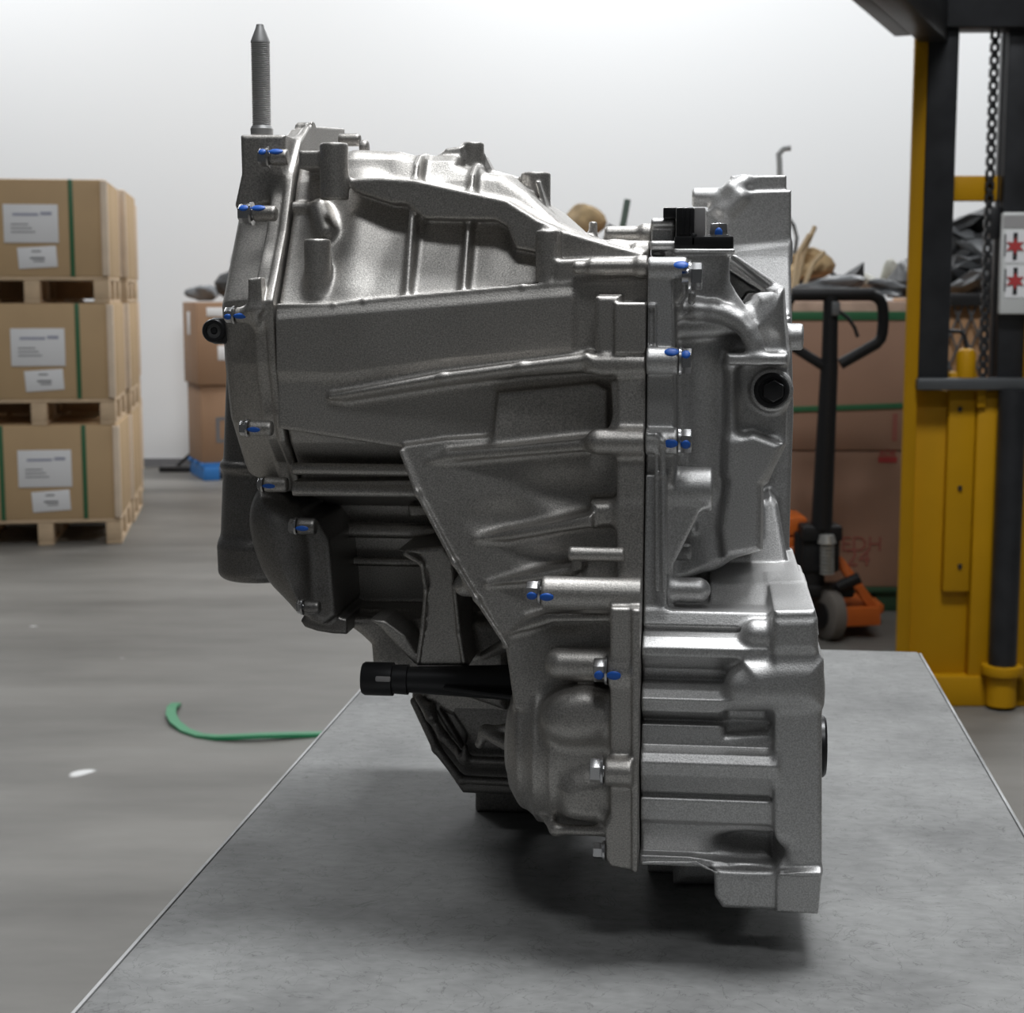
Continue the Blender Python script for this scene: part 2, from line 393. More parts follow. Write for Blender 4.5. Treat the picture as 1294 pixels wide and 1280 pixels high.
for x in (T_X0 - 0.0015, T_X1 + 0.0015):
    MB().box((x, (T_Y0 + T_Y1) / 2, TABLE_Z - 0.0062), (0.003, T_Y1 - T_Y0 - 0.01, 0.012), bev=0.0012).build('edge_trim', edge, bench, bo)

# ------------------------------------------------------------------ gearbox
GO = Vector((P(830, 700, 1.15).x, 1.15, TABLE_Z))
gb = thing('gearbox', 'bare cast aluminium car gearbox standing on the steel bench', 'gearbox', GO)

# --- main case: middle casting with ribs, web and the nearer half of the final drive housing
lo = (XL, 0.985, TABLE_Z + 0.02); hi = (XR, 1.40, P(400, 150, 1.2).z)
v = Vol(lo, hi, VX)
prof = [(1.072, 392), (1.072, 500), (1.084, 530), (1.098, 562), (1.118, 590), (1.135, 622), (1.15, 630), (1.205, 640), (1.21, 700), (1.21, 776), (1.40, 800), (1.40, 255), (1.20, 205), (1.15, 196), (1.139, 203), (1.128, 228), (1.121, 252), (1.106, 300), (1.079, 373)]
v.put(xp(prof, XL, XR, 0.004))
# the top falls away towards the bell housing
v.put(zp([(560, 100), (560, 199), (622, 216), (660, 240), (700, 276), (772, 310), (840, 322), (860, 322), (860, 100)], 1.075, 1.50, 0.004), 0.006, 's')
# front wall with its thin top lip
v.put(zp([(340, 388), (422, 386), (460, 381), (660, 363), (830, 354), (830, 600), (504, 566), (340, 540)], 1.069, 1.12, 0.003), 0.004)
chain(v, [(345, 386, 1.0705), (422, 385, 1.0705), (460, 380, 1.0705), (660, 362, 1.0705), (826, 353, 1.0705)], 2.6, 0.002)
# soft corrugations of the sloping upper wall
for a, b, r in (((462, 250, 1.135), (446, 376, 1.098), 26), ((415, 300, 1.12), (400, 376, 1.10), 22), ((545, 262, 1.135), (538, 372, 1.11), 22), ((632, 292, 1.132), (628, 366, 1.11), 26), ((487, 258, 1.13), (478, 376, 1.10), 11)):
    v.put(cap(P(*a), P(*b), R(r, a[2])), 0.012)
for a, b in (((452, 208, 1.150), (500, 212, 1.150)), ((640, 240, 1.145), (655, 258, 1.140))):
    v.put(cap(P(*a), P(*b), R(15, a[2])), 0.012)
# long rib along the upper wall: plate with a bright top edge
v.put(zp([(432, 224), (480, 223), (523, 226), (590, 241), (640, 252), (680, 277), (712, 291), (772, 309), (815, 320), (815, 345), (750, 332), (708, 328), (672, 318), (652, 314), (640, 286), (625, 278), (534, 276), (512, 257), (490, 256), (443, 241)], 1.098, 1.17, 0.0025, 1.078, True), 0.004)
# upright ribs
for (xb, yb, xt, yt, Yt, xa, ya) in ((505, 374, 523, 228, 1.108, 548, 197), (577.5, 368, 588, 247, 1.100, 606, 212)):
    X0 = P(xb, yb, 1.062).x
    v.put(xp([(1.074, 376), (1.098, 262), (1.106, 232), (1.116, 206), (1.130, 195), (1.15, 194), (1.2, 205), (1.2, 376)] if xb < 540 else [(1.074, 370), (1.10, 274), (1.108, 248), (1.118, 220), (1.134, 208), (1.155, 208), (1.2, 222), (1.2, 370)], X0, X0 + 0.0042, 0.002), 0.005)
# boss ribs on the crest
v.put(zp([(470, 195), (532, 198), (545, 196), (545, 212), (470, 206)], 1.17, 1.19, 0.003), 0.004)
v.put(zp([(548, 202), (563, 187), (584, 184), (586, 220), (548, 220)], 1.155, 1.20, 0.003), 0.004)
def vcyl(px, y0, y1, Y, r, k=0.004):
    a = P(px, y0, Y); b = P(px, y1, Y); b.x = a.x; v.put(cyl(a, b, R(r, Y), 0.0015), k)
vcyl(597.5, 180, 240, 1.165, 14)
vcyl(677, 218, 275, 1.165, 18.5)
v.put(zp([(612, 195), (622, 214), (658, 224), (658, 240), (612, 232)], 1.165, 1.185, 0.003), 0.003)
v.put(zp([(676, 228), (681, 228), (697, 282), (690, 284)], 1.14, 1.16, 0.0015), 0.002)
v.put(zp([(695, 262), (717, 287), (717, 300), (695, 290)], 1.15, 1.17, 0.002), 0.002)
vcyl(422, 181, 253, 1.098, 18)                       # tall dark boss
v.put(zp([(377, 190), (406, 190), (406, 213), (377, 213)], 1.10, 1.15, 0.002), 0.003)
vcyl(401, 302, 378, 1.085, 17)                       # lower boss
hcap(v, 360, 404, 263, 1.118, 8, 0.003)
v.put(cap(P(404, 264, 1.112), P(412, 292, 1.105), R(13, 1.11)), 0.006)
vcyl(692.5, 291, 356, 1.078, 15.5)                   # boss behind the front wall
hcyl(v, 455, 466, 187, 1.18, 10); hcyl(v, 428, 456, 177, 1.19, 8)
# seam collar next to the bell housing at the top
v.put(zp([(700, 328), (720, 327), (744, 326), (830, 326), (830, 360), (700, 358)], 1.070, 1.10, 0.003), 0.003)
hcyl(v, 744, 830, 337, 1.062, 11, 0.003); hcyl(v, 724, 748, 338, 1.062, 8, 0.003); hcyl(v, 804, 830, 337, 1.062, 13.5, 0.003)
hcyl(v, 764, 840, 296, 1.12, 10); hcyl(v, 770, 840, 313, 1.10, 9); hcap(v, 757, 780, 317, 1.10, 10); hcyl(v, 810, 840, 297, 1.12, 13)
vcyl(749.5, 280, 300, 1.13, 5.5); hcyl(v, 800, 840, 318, 1.09, 12)
# front wall relief
v.put(zp([(350, 405), (600, 385), (720, 375), (720, 440), (560, 452), (430, 470), (350, 468)], 1.0685, 1.09, 0.001), 0.010)
v.put(zp([(413, 502), (560, 473), (660, 460), (745, 449), (745, 468), (660, 474), (560, 487), (430, 507)], 1.066, 1.10, 0.003, 1.040, True), 0.006)
chain(v, [(418, 501, 1.066), (560, 477, 1.054), (660, 464, 1.046), (740, 455, 1.041)], [3, 5, 6, 7], 0.004)
v.put(zp([(629, 496), (752, 484), (768, 492), (768, 545), (640, 566), (622, 560)], 1.0605, 1.09, 0.002), 0.007)
# web that ends in the long slanting edge, thin and bright
web = [(504, 565), (560, 557), (830, 540), (830, 900), (700, 905), (652, 890), (640, 816), (600, 756), (572, 711), (525, 622)]
v.put(zp(web, 1.064, 1.088, 0.0022, 1.040), 0.004)
chain(v, [(507, 570, 1.062), (527, 623, 1.058), (574, 711, 1.051), (602, 757, 1.048), (641, 817, 1.042)], 3, 0.003)
v.put(zp([(560, 566), (830, 560), (830, 800), (700, 800), (610, 700)], 1.07, 1.16, 0.004), 0.004)
hcap(v, 588, 604, 739, 1.062, 15, 0.005)
# hollows beside the seam flange
v.put(ell(P(705, 622, 1.040), R(62, 1.04), 0.020, R(34, 1.04)), 0.012, 's')
v.put(ell(P(690, 706, 1.038), R(60, 1.04), 0.016, R(17, 1.04)), 0.008, 's')
v.put(ell(P(712, 790, 1.034), R(46, 1.03), 0.018, R(18, 1.03)), 0.008, 's')
v.put(ell(P(640, 655, 1.05), R(50, 1.05), 0.008, R(22, 1.05)), 0.008, 's')
for pl, a, b in (([(540, 584), (560, 572), (650, 563), (748, 552), (748, 568), (650, 577), (560, 585)], 1.060, 1.036),
                 ([(598, 685), (640, 672), (700, 660), (750, 647), (750, 664), (700, 673), (640, 685)], 1.054, 1.030),
                 ([(613, 741), (660, 728), (716, 715), (732, 715), (732, 725), (660, 738)], 1.048, 1.030),
                 ([(641, 806), (660, 787), (690, 777), (780, 771), (780, 782), (700, 788), (665, 800)], 1.042, 1.018)):
    v.put(zp(pl, a, 1.08, 0.003, b, True), 0.006)
# seam flange and its bosses
v.put(zp([(779, 470), (830, 470), (830, 790), (779, 790)], 1.040, 1.12, 0.002, 1.026), 0.004)
v.put(zp([(771, 768), (830, 768), (830, 1100), (806, 1102), (771, 1096), (766, 1085), (764, 1046), (771, 1030)], 1.000, 1.10, 0.0025), 0.004)
v.put(zp([(798, 770), (830, 770), (830, 1103), (798, 1103)], 0.996, 1.10, 0.002), 0.002)
v.put(zp([(752, 374), (783, 374), (783, 448), (762, 455), (752, 440)], 1.040, 1.09, 0.003), 0.003)
v.put(zp([(776, 382), (830, 382), (830, 447), (776, 447)], 1.0355, 1.09, 0.0018), 0.0015)
v.put(zp([(740, 448), (830, 450), (830, 474), (758, 476), (740, 470)], 1.036, 1.09, 0.005), 0.004)
hcap(v, 757, 830, 558, 1.036, 17, 0.005)
v.put(zp([(745, 635), (830, 632), (830, 668), (752, 668)], 1.034, 1.09, 0.006), 0.006)
hcyl(v, 718, 790, 699.5, 1.024, 9.5, 0.003)
v.put(zp([(722, 705), (738, 705), (736, 722), (722, 722)], 1.03, 1.06, 0.002), 0.003)
hcyl(v, 685, 830, 748.5, 1.018, 21.5, 0.004)
chain(v, [(776, 484, 1.044), (779, 530, 1.042), (774, 540, 1.041)], 4, 0.003)
# final drive bulge
hb = P(700, 935, 1.082); ax_z = hb.z
for x, r in ((650, 26), (660, 55), (674, 80), (692, 98), (705, 107), (772, 112)):
    pass
prof_d = [(646, 40), (652, 62), (664, 84), (684, 102), (706, 112), (775, 114)]
for (xa, ra), (xb_, rb) in zip(prof_d[:-1], prof_d[1:]):
    a = P(xa, 935, 1.078); b = P(xb_, 935, 1.078); a.z = b.z = ax_z
    v.put(cyl(a, b, R(ra, 1.06), 0.0006, R(rb, 1.06)), 0.005)
a = P(664, 935, 1.078); a.z = ax_z; v.put(ell(a, R(22, 1.07), R(80, 1.07), R(80, 1.07)), 0.008)
v.put(cap(P(722, 907, 1.030), P(790, 907, 1.030), R(37, 1.03)), 0.007)
v.put(zp([(684, 905), (720, 872), (764, 878), (764, 935), (700, 935), (684, 925)], 1.013, 1.06, 0.010, soft=2), 0.007)
hcap(v, 708, 790, 838, 1.030, 21, 0.007)
v.put(zp([(708, 984), (790, 978), (790, 1045), (720, 1042), (706, 1028)], 1.014, 1.07, 0.010, soft=2), 0.009)
chain(v, [(686, 1030, 1.04), (702, 1048, 1.03), (764, 1050, 1.02)], [4, 7, 7], 0.004)
hcyl(v, 769, 800, 847, 1.008, 19, 0.004); hcyl(v, 764, 800, 974, 0.998, 19, 0.004); hcyl(v, 766, 800, 1075, 1.010, 14, 0.004)
# underside, in the shade: ledges, struts, sump neck
for y, Y, r in ((592, 1.106, 8), (619, 1.104, 7), (668, 1.195, 10), (707, 1.20, 6)):
    hcyl(v, 352, 640, y, Y, r, 0.003)
v.put(zp([(370, 608), (660, 606), (660, 626), (370, 626)], 1.104, 1.16, 0.002), 0.003)
v.put(zp([(514, 639), (545, 639), (549, 653), (517, 653)], 1.17, 1.25, 0.002), 0.002)
v.put(zp([(424, 768), (640, 772), (640, 782), (430, 782)], 1.185, 1.25, 0.002), 0.002)
v.put(zp([(500, 696), (530, 702), (540, 730), (536, 790), (526, 842), (592, 842), (578, 770), (572, 705), (560, 690)], 1.122, 1.23, 0.003), 0.004)
chain(v, [(512, 700, 1.122), (533, 712, 1.12), (538, 745, 1.12), (534, 795, 1.12), (528, 836, 1.12)], 3, 0.002)
chain(v, [(574, 740, 1.12), (580, 800, 1.12), (586, 836, 1.12)], 3, 0.002)
v.put(zp([(466, 783), (486, 784), (512, 803), (530, 832), (524, 840), (506, 822), (480, 792)], 1.125, 1.17, 0.002), 0.003)
v.put(zp([(424, 780), (560, 780), (640, 790), (640, 900), (470, 840), (468, 815), (455, 803)], 1.165, 1.30, 0.006), 0.006)
v.put(zp([(575, 800), (700, 790), (700, 906), (570, 906), (530, 886), (540, 860)], 1.185, 1.33, 0.006), 0.006)
chain(v, [(612, 828, 1.14), (640, 814, 1.12)], [6, 9], 0.004); chain(v, [(614, 925, 1.14), (650, 945, 1.12)], [9, 9], 0.005)
chain(v, [(606, 940, 1.14), (614, 924, 1.14), (650, 918, 1.13)], 6, 0.004)
v.clip(0, XL + 0.0008, '>'); v.clip(0, XR - 0.0004, '<')
v.build('main_case', M['cast'], gb, GO)

# --- end cover at the far end of the case
v = Vol((P(280, 400, 1.09).x - 0.004, 1.04, P(300, 640, 1.15).z), (XL, 1.30, P(400, 148, 1.2).z), 0.001)
outl = [(1.066, 380), (1.072, 460), (1.083, 525), (1.092, 560), (1.118, 590), (1.132, 628), (1.29, 632), (1.29, 160), (1.2, 157), (1.175, 157), (1.15, 176), (1.128, 215), (1.105, 290)]
v.put(xp(outl, XL - 0.0065, XL, 0.002))
v.put(xp(outl, XL - 0.016, XL - 0.0062, 0.0025, grow=-0.002), 0.002)
x_c = P(282, 420, 1.096).x
inner = [(1.084, 380), (1.088, 460), (1.095, 510), (1.10, 540), (1.116, 570), (1.138, 610), (1.29, 612), (1.29, 176), (1.2, 174), (1.175, 185), (1.15, 215), (1.128, 270)]
for i in range(15):                                    # domed outside wall
    t = i / 14.0; g = -0.010 * (1 - math.sqrt(max(0, 1 - t ** 2.4)))
    v.put(xp(inner, XL - 0.010, XL - 0.012 - (XL - 0.012 - x_c) * t, 0.002, grow=g), 0.004)
v.put(zp([(303, 170), (360, 170), (360, 250), (300, 268), (296, 259), (304.5, 219)], 1.125, 1.2, 0.003), 0.006)   # block under the stud
v.put(zp([(313, 352), (329, 350), (331, 392), (313, 392)], 1.062, 1.075, 0.0015), 0.002)                  # lifting tab
for (px, py, Y) in ((342, 199, 1.112), (320, 270, 1.088), (298, 398, 1.068), (315, 541, 1.072), (334, 612, 1.108)):
    hcyl(v, px, px + 30, py, Y, 10, 0.009)
chain(v, [(392, 160, 1.185), (401, 156, 1.185), (402, 175, 1.18)], 5, 0.003)
hcyl(v, 374, 425, 163, 1.19, 8, 0.003)
v.clip(0, XL - 0.0006, '<')
v.build('end_cover', M['cast'], gb, GO)

# --- rounded cover low on the left, in shade
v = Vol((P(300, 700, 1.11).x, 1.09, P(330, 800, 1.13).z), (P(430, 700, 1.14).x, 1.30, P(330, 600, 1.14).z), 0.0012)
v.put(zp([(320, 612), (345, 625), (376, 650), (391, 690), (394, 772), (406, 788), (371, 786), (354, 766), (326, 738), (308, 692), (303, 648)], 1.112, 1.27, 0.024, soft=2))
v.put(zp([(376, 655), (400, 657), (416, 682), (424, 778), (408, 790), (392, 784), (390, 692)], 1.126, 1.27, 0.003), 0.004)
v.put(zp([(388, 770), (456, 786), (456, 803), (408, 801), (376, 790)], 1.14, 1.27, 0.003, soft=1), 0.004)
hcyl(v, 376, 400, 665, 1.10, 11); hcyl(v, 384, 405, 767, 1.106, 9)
v.build('lower_cover', M['cast_shade'], gb, GO)

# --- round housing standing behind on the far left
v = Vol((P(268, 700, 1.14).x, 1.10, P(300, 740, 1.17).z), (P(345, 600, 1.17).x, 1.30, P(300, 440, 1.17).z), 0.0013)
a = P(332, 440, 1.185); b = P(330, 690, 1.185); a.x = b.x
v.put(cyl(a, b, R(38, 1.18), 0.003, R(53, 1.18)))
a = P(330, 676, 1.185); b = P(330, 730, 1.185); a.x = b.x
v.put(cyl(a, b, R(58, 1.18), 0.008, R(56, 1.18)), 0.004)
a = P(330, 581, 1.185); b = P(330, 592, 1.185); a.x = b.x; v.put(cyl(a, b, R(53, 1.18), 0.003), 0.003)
v.build('rear_housing', M['cast_shade'], gb, GO)

# --- bell housing with the outer half of the final drive housing
lo = (XR, 0.98, TABLE_Z - 0.004); hi = (XB + 0.01, 1.37, P(960, 218, 1.33).z)
v = Vol(lo, hi, VX)
# bell rim seen edge-on: ear block, rim, foot
Xr0 = P(1000, 300, 1.36).x
v.put(zp([(934, 242), (1000, 240), (1000, 330), (930, 330), (890, 326), (890, 266), (905, 264), (922, 250)], 1.335, 1.37, 0.002), 0.0)
v.put(zp([(923, 222), (994, 221), (994, 250), (923, 250)], 1.345, 1.37, 0.002), 0.003)
hcyl(v, 874.5, 926, 249.5, 1.345, 11.5, 0.004); chain(v, [(908, 262, 1.34), (925, 240, 1.34), (940, 232, 1.345)], 9, 0.006); chain(v, [(918, 268, 1.335), (936, 250, 1.335)], 8, 0.006)
v.put(zp([(890, 318), (1000, 306), (1000, 420), (880, 420)], 1.335, 1.37, 0.003, 1.305), 0.006)
v.put(zp([(860, 400), (1000, 400), (1003, 520), (1000, 610), (996, 748), (860, 748)], 1.235, 1.37, 0.004), 0.006)
v.put(zp([(961, 640), (975, 630), (984, 640), (996, 712), (996, 760), (880, 760), (880, 700), (940, 700)], 1.20, 1.37, 0.004, 1.165), 0.006)
v.put(cyl(P(985, 728, 1.18), P(1002, 728, 1.18), R(18, 1.18), 0.002), 0.001)
hcyl(v, 985, 1015, 425.5, 1.20, 16.5, 0.003)
# seam flange
v.put(zp([(800, 330), (848, 330), (850, 345), (852, 470), (853, 590), (850, 615), (800, 615)], 1.040, 1.12, 0.0025), 0.003)
v.put(zp([(800, 600), (842, 600), (842, 780), (800, 780)], 1.036, 1.12, 0.002, 1.026), 0.003)
v.put(zp([(817, 384), (829, 384), (829, 442), (817, 442)], 1.0375, 1.05, 0.001), 0.001)
v.put(zp([(819.5, 388), (826, 388), (826, 438), (819.5, 438)], 1.034, 1.041, 0.001), 0.001, 's')
hcyl(v, 800, 869, 338, 1.044, 13, 0.003)
hcyl(v, 800, 858, 456, 1.034, 17, 0.004); hcyl(v, 800, 857, 557, 1.034, 17, 0.004)
v.put(zp([(846, 345), (864, 345), (866, 372), (858, 384), (848, 384)], 1.052, 1.09, 0.003), 0.003); v.put(cap(P(875, 372, 1.06), P(874, 380, 1.06), R(5, 1.06)), 0.003)
# block at the top
v.put(zp([(800, 276), (854, 276), (854, 324), (800, 324)], 1.088, 1.2, 0.002), 0.002)
v.put(zp([(800, 276), (854, 276), (854, 287), (800, 287)], 1.08, 1.2, 0.0025), 0.002); v.put(zp([(800, 304), (860, 304), (860, 316), (800, 316)], 1.068, 1.2, 0.0025), 0.002)
# neck that carries the sensor, spreading into the body
a = P(888, 318, 1.10); b = P(888, 420, 1.10); b.x = a.x
v.put(zp([(840, 319), (922, 319), (923, 356), (930, 370), (955, 400), (990, 366), (984, 420), (840, 430)], 1.075, 1.25, 0.007), 0.004)
v.put(zp([(852, 314), (929, 314), (929, 319.5), (852, 319.5)], 1.058, 1.13, 0.001), 0.003)
body = [(842, 372), (925, 372), (955, 398), (963, 370), (985, 366), (993, 420), (996, 460), (995, 520), (994, 561), (977, 593), (971, 611), (963, 614), (962, 696), (921, 709), (880, 728), (842, 740)]
v.put(zp(body, 1.094, 1.28, 0.006), 0.010)
v.put(zp([(958, 374), (984, 366), (994, 430), (996, 452), (950, 448), (940, 410)], 1.078, 1.2, 0.005), 0.008)
v.put(zp([(925, 330), (985, 369), (960, 369), (946, 388), (934, 370), (926, 352)], 1.0, 1.36, 0.002), 0.002, 's')
v.put(zp([(922, 322), (930, 322), (992, 364), (990, 372), (984, 370)], 1.16, 1.36, 0.002), 0.002)
chain(v, [(848, 394, 1.074), (880, 391, 1.073), (902, 393, 1.072), (920, 398, 1.071), (935, 406, 1.070), (946, 419, 1.069), (953, 434, 1.069), (957, 450, 1.069)], 9, 0.006)
# rounded column under the arch, with the crease beside it
v.put(cap(P(884, 448, 1.108), P(884, 600, 1.112), R(44, 1.1)), 0.008)
v.put(cap(P(890, 610, 1.118), P(888, 690, 1.13), R(32, 1.1)), 0.012)
v.put(cap(P(896, 690, 1.105), P(900, 700, 1.105), R(14, 1.1)), 0.012)
v.put(zp([(918, 447), (996, 447), (996, 461), (918, 461)], 1.062, 1.2, 0.003), 0.005)
v.put(zp([(918, 556), (952, 548), (990, 562), (977, 593), (963, 614), (962, 697), (914, 706), (909, 670), (918, 611)], 1.080, 1.25, 0.005), 0.006)
v.put(zp([(918, 462), (930, 462), (930, 560), (918, 600)], 1.082, 1.2, 0.004), 0.008)
v.put(cyl(P(975, 493, 1.084), P(975, 493, 1.12), R(27, 1.08), 0.002), 0.004)
# side boss with its web and the bent rim
hcyl(v, 840, 901, 617.5, 1.058, 28.5, 0.003)
v.put(zp([(836, 598), (894, 640), (884, 648), (868, 680), (851, 715), (848, 775), (836, 775)], 1.045, 1.075, 0.0025), 0.003)
chain(v, [(812, 549, 1.026), (829, 550, 1.026), (837, 559, 1.026), (838, 600, 1.026), (839, 745, 1.018)], 3.5, 0.002)
chain(v, [(830, 560, 1.03), (830, 745, 1.022)], 3, 0.002)
hcyl(v, 850, 874, 697, 1.085, 11); hcyl(v, 850, 880, 664, 1.095, 9)
hcap(v, 850, 882, 745, 1.05, 16, 0.004)
# outer half of the final drive housing: banded profile
pf = [(1.30, 742), (1.16, 744), (1.10, 757), (1.045, 769), (1.026, 773), (1.022, 792), (1.026, 796), (1.013, 806), (1.006, 820), (1.006, 830), (1.020, 846), (1.024, 860), (1.010, 872), (1.003, 886), (1.008, 900), (1.024, 911), (1.014, 917), (1.013, 944), (1.003, 953), (0.999, 967), (1.002, 982), (1.010, 1002), (1.016, 1006), (1.010, 1011), (1.011, 1039), (1.018, 1043), (1.018, 1050), (1.022, 1078), (1.008, 1084), (1.008, 1096), (1.10, 1096), (1.3, 1004)]
v.put(xp(pf, XR - 0.01, P(985, 900, 1.0).x, 0.002, 900), 0.004)
v.put(zp([(897, 746), (1018, 746), (1024, 769), (1031, 772), (1031, 790), (897, 778)], 1.10, 1.25, 0.002, 1.035), 0.002)
v.put(zp([(978, 772), (1031, 771), (1033, 820), (1039, 836), (1039, 1106), (978, 1106)], 1.002, 1.14, 0.003), 0.004)
v.put(zp([(978, 785), (1032, 784), (1032, 822), (978, 822)], 1.0, 1.1, 0.004), 0.004)
v.put(zp([(902, 1098), (1039, 1100), (1034, 1155), (981, 1152), (913, 1149), (903, 1134)], 1.003, 1.10, 0.004), 0.003)
v.put(zp([(981, 1098), (1039, 1098), (1034, 1156), (981, 1153)], 0.999, 1.10, 0.002), 0.002)
hcap(v, 943, 1010, 867, 1.012, 28, 0.006); v.put(zp([(940, 840), (1039, 838), (1039, 894), (940, 894)], 0.998, 1.08, 0.010), 0.006)
hcap(v, 955, 1000, 801, 1.016, 19, 0.005)
chain(v, [(812, 1090, 1.002), (880, 1090, 1.002), (893, 1096, 1.0), (905, 1102, 0.998), (985, 1104, 0.998), (1036, 1104, 0.998)], 3, 0.002)
v.put(ell(P(946, 1073, 1.012), R(46, 1.01), 0.034, R(15, 1.01)), 0.012, 's')
v.put(zp([(918, 916), (972, 916), (972, 944), (918, 948)], 0.98, 1.024, 0.004), 0.006, 's')
# bell bottom, standing on the bench
v.put(zp([(850, 1000), (960, 1000), (960, 1122), (850, 1122)], 1.12, 1.36, 0.01), 0.004)
bt = P(900, 1100, 1.1)
v.put(((lambda X, Y, Z: np.maximum(np.maximum(np.abs(X - bt.x) - 0.05, np.abs(Y - 1.25) - 0.10), np.abs(Z - (TABLE_Z + 0.06)) - 0.0598)), (bt.x - 0.05, 1.15, TABLE_Z), (bt.x + 0.05, 1.35, TABLE_Z + 0.12)))
v.clip(0, XR + 0.0004, '>'); v.clip(2, TABLE_Z + 0.0004, '>')
v.build('bell_housing', M['cast2'], gb, GO)

# --- sump and the foot under it
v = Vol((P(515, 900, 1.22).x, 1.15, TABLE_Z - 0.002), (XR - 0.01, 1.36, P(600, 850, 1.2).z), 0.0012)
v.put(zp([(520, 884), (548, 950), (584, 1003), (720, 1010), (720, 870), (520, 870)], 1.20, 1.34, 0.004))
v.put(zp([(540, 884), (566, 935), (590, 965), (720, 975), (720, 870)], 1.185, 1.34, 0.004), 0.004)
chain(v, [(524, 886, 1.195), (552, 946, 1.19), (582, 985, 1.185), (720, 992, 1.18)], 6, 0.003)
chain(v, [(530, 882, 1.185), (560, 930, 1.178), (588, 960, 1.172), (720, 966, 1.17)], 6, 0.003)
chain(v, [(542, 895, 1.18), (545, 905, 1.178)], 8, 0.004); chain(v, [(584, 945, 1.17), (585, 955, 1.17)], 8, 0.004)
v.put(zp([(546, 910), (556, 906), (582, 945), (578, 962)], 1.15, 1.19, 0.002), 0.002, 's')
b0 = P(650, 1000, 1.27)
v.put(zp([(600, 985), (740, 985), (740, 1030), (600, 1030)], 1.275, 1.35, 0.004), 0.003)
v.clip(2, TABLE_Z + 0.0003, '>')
v.build('oil_pan', M['cast_shade'], gb, GO)

# --- dark turned fitting under the case
m = MB()
a = P(457, 857, 1.12); b = P(470, 857, 1.12)
def xl(px, Y=1.12): return P(px, 857, Y).x
m.lathe((xl(457), 1.12, a.z), (1, 0, 0), [(0, 0.4 * R(22, 1.12)), (0.001, R(20, 1.12)), (0.003, R(22, 1.12)), (xl(497) - xl(457), R(22, 1.12)), (xl(498) - xl(457), R(19, 1.12)), (xl(516) - xl(457), R(20, 1.12)), (xl(517) - xl(457), R(17, 1.12)), (xl(660) - xl(457), R(24, 1.12))])
m.prism([P(560, 868, 1.105), P(660, 880, 1.09), P(660, 886, 1.09), P(560, 872, 1.105)], (0, 0.03, 0), 0.0005)
sf = m.build('shaft_housing', M['blackm'], gb, GO)
MB().box(P(484, 858, 1.097), (R(20, 1.1), 0.003, R(7, 1.1)), bev=0.001).build('window', M['greyp'], sf, GO)

# --- bolts
def bolt(px, py, Y, r, left=True, length=17, paint=None, br=17):
    """hex flange bolt lying along the bench's width. px: seat of its flange; br: radius of the boss it clamps"""
    c = P(px, py, Y); rr = R(r, Y); s = -1 if left else 1; L = R(length, Y)
    m = MB()
    m.lathe(c, (s, 0, 0), [(-0.004, rr * 0.6), (0, rr * 0.6), (0.0002, rr * 1.2), (0.0016, rr * 1.16), (0.0022, rr * 0.95)], 24)
    m.cyl(c + Vector((s * 0.0015, 0, 0)), c + Vector((s * L, 0, 0)), rr, rr * 0.97, 6, bev=0.0006)
    o = m.build('bolt', M['steel'], gb, GO)
    if paint:
        d = MB()
        for k, (along, rad, el) in {'h': (s * L * 0.58, rr * 0.93, -0.25), 'H': (s * L * 0.55, rr * 0.92, 0.62), 'c': (-s * R(9, Y), R(br, Y), -0.12), 'C': (-s * R(9, Y), R(br, Y), 0.75)}.items():
            if k in paint:
                d.ball(c + Vector((along, -rad * math.cos(el), rad * math.sin(el))), (L * 0.36 if k in 'hH' else R(9.5, Y), 0.0011, rr * 0.38), Matrix.Rotation(-el, 3, 'X'))
        d.build('paint_mark', M['blue'], o, GO)
    return o
bolt(342, 199, 1.112, 12, True, 15, 'HC', 10); bolt(320, 270, 1.088, 12.5, True, 18, 'HC', 10); bolt(298, 398, 1.068, 10, True, 14, 'hc', 10)
bolt(315, 541, 1.072, 10, True, 12, 'c', 9); bolt(334, 612, 1.108, 9, True, 8, 'c', 9); bolt(376, 665, 1.100, 10, True, 11, 'c', 10); bolt(384, 767, 1.106, 9, True, 9)
bolt(684, 748, 1.018, 14, True, 19, 'hc', 21.5); bolt(768, 847, 1.006, 16, True, 18, 'hc', 19); bolt(763, 974, 0.996, 16.5, True, 18); bolt(765, 1075, 1.006, 11, True, 16)
bolt(870, 349, 1.042, 17, False, 17, 'C', 20); bolt(858, 456, 1.034, 16, False, 16, 'HC', 17); bolt(857, 557, 1.034, 15, False, 17, 'hc', 17)

# --- stud standing on the end cover
Ys = 1.15; b = P(331, 170, Ys); t = P(328.5, 31, Ys); ax = (t - b); Ln = ax.length; ax.normalize()
def hl(py): return Ln * (170 - py) / 139.0
pr = [(0, R(14, Ys)), (hl(163), R(14.5, Ys)), (hl(159), R(12.5, Ys))]
n = 44
for i in range(n):
    h0 = hl(158) + (hl(53) - hl(158)) * i / n; h1 = hl(158) + (hl(53) - hl(158)) * (i + 0.5) / n
    pr += [(h0, R(10.9, Ys)), (h1, R(12.2, Ys))]
pr += [(hl(52), R(12, Ys)), (hl(35), R(5.5, Ys)), (hl(31), R(4.5, Ys))]
st_ = MB().lathe(b, ax, pr, 24).build('threaded_stud', M['stud'], gb, GO, smooth=25)
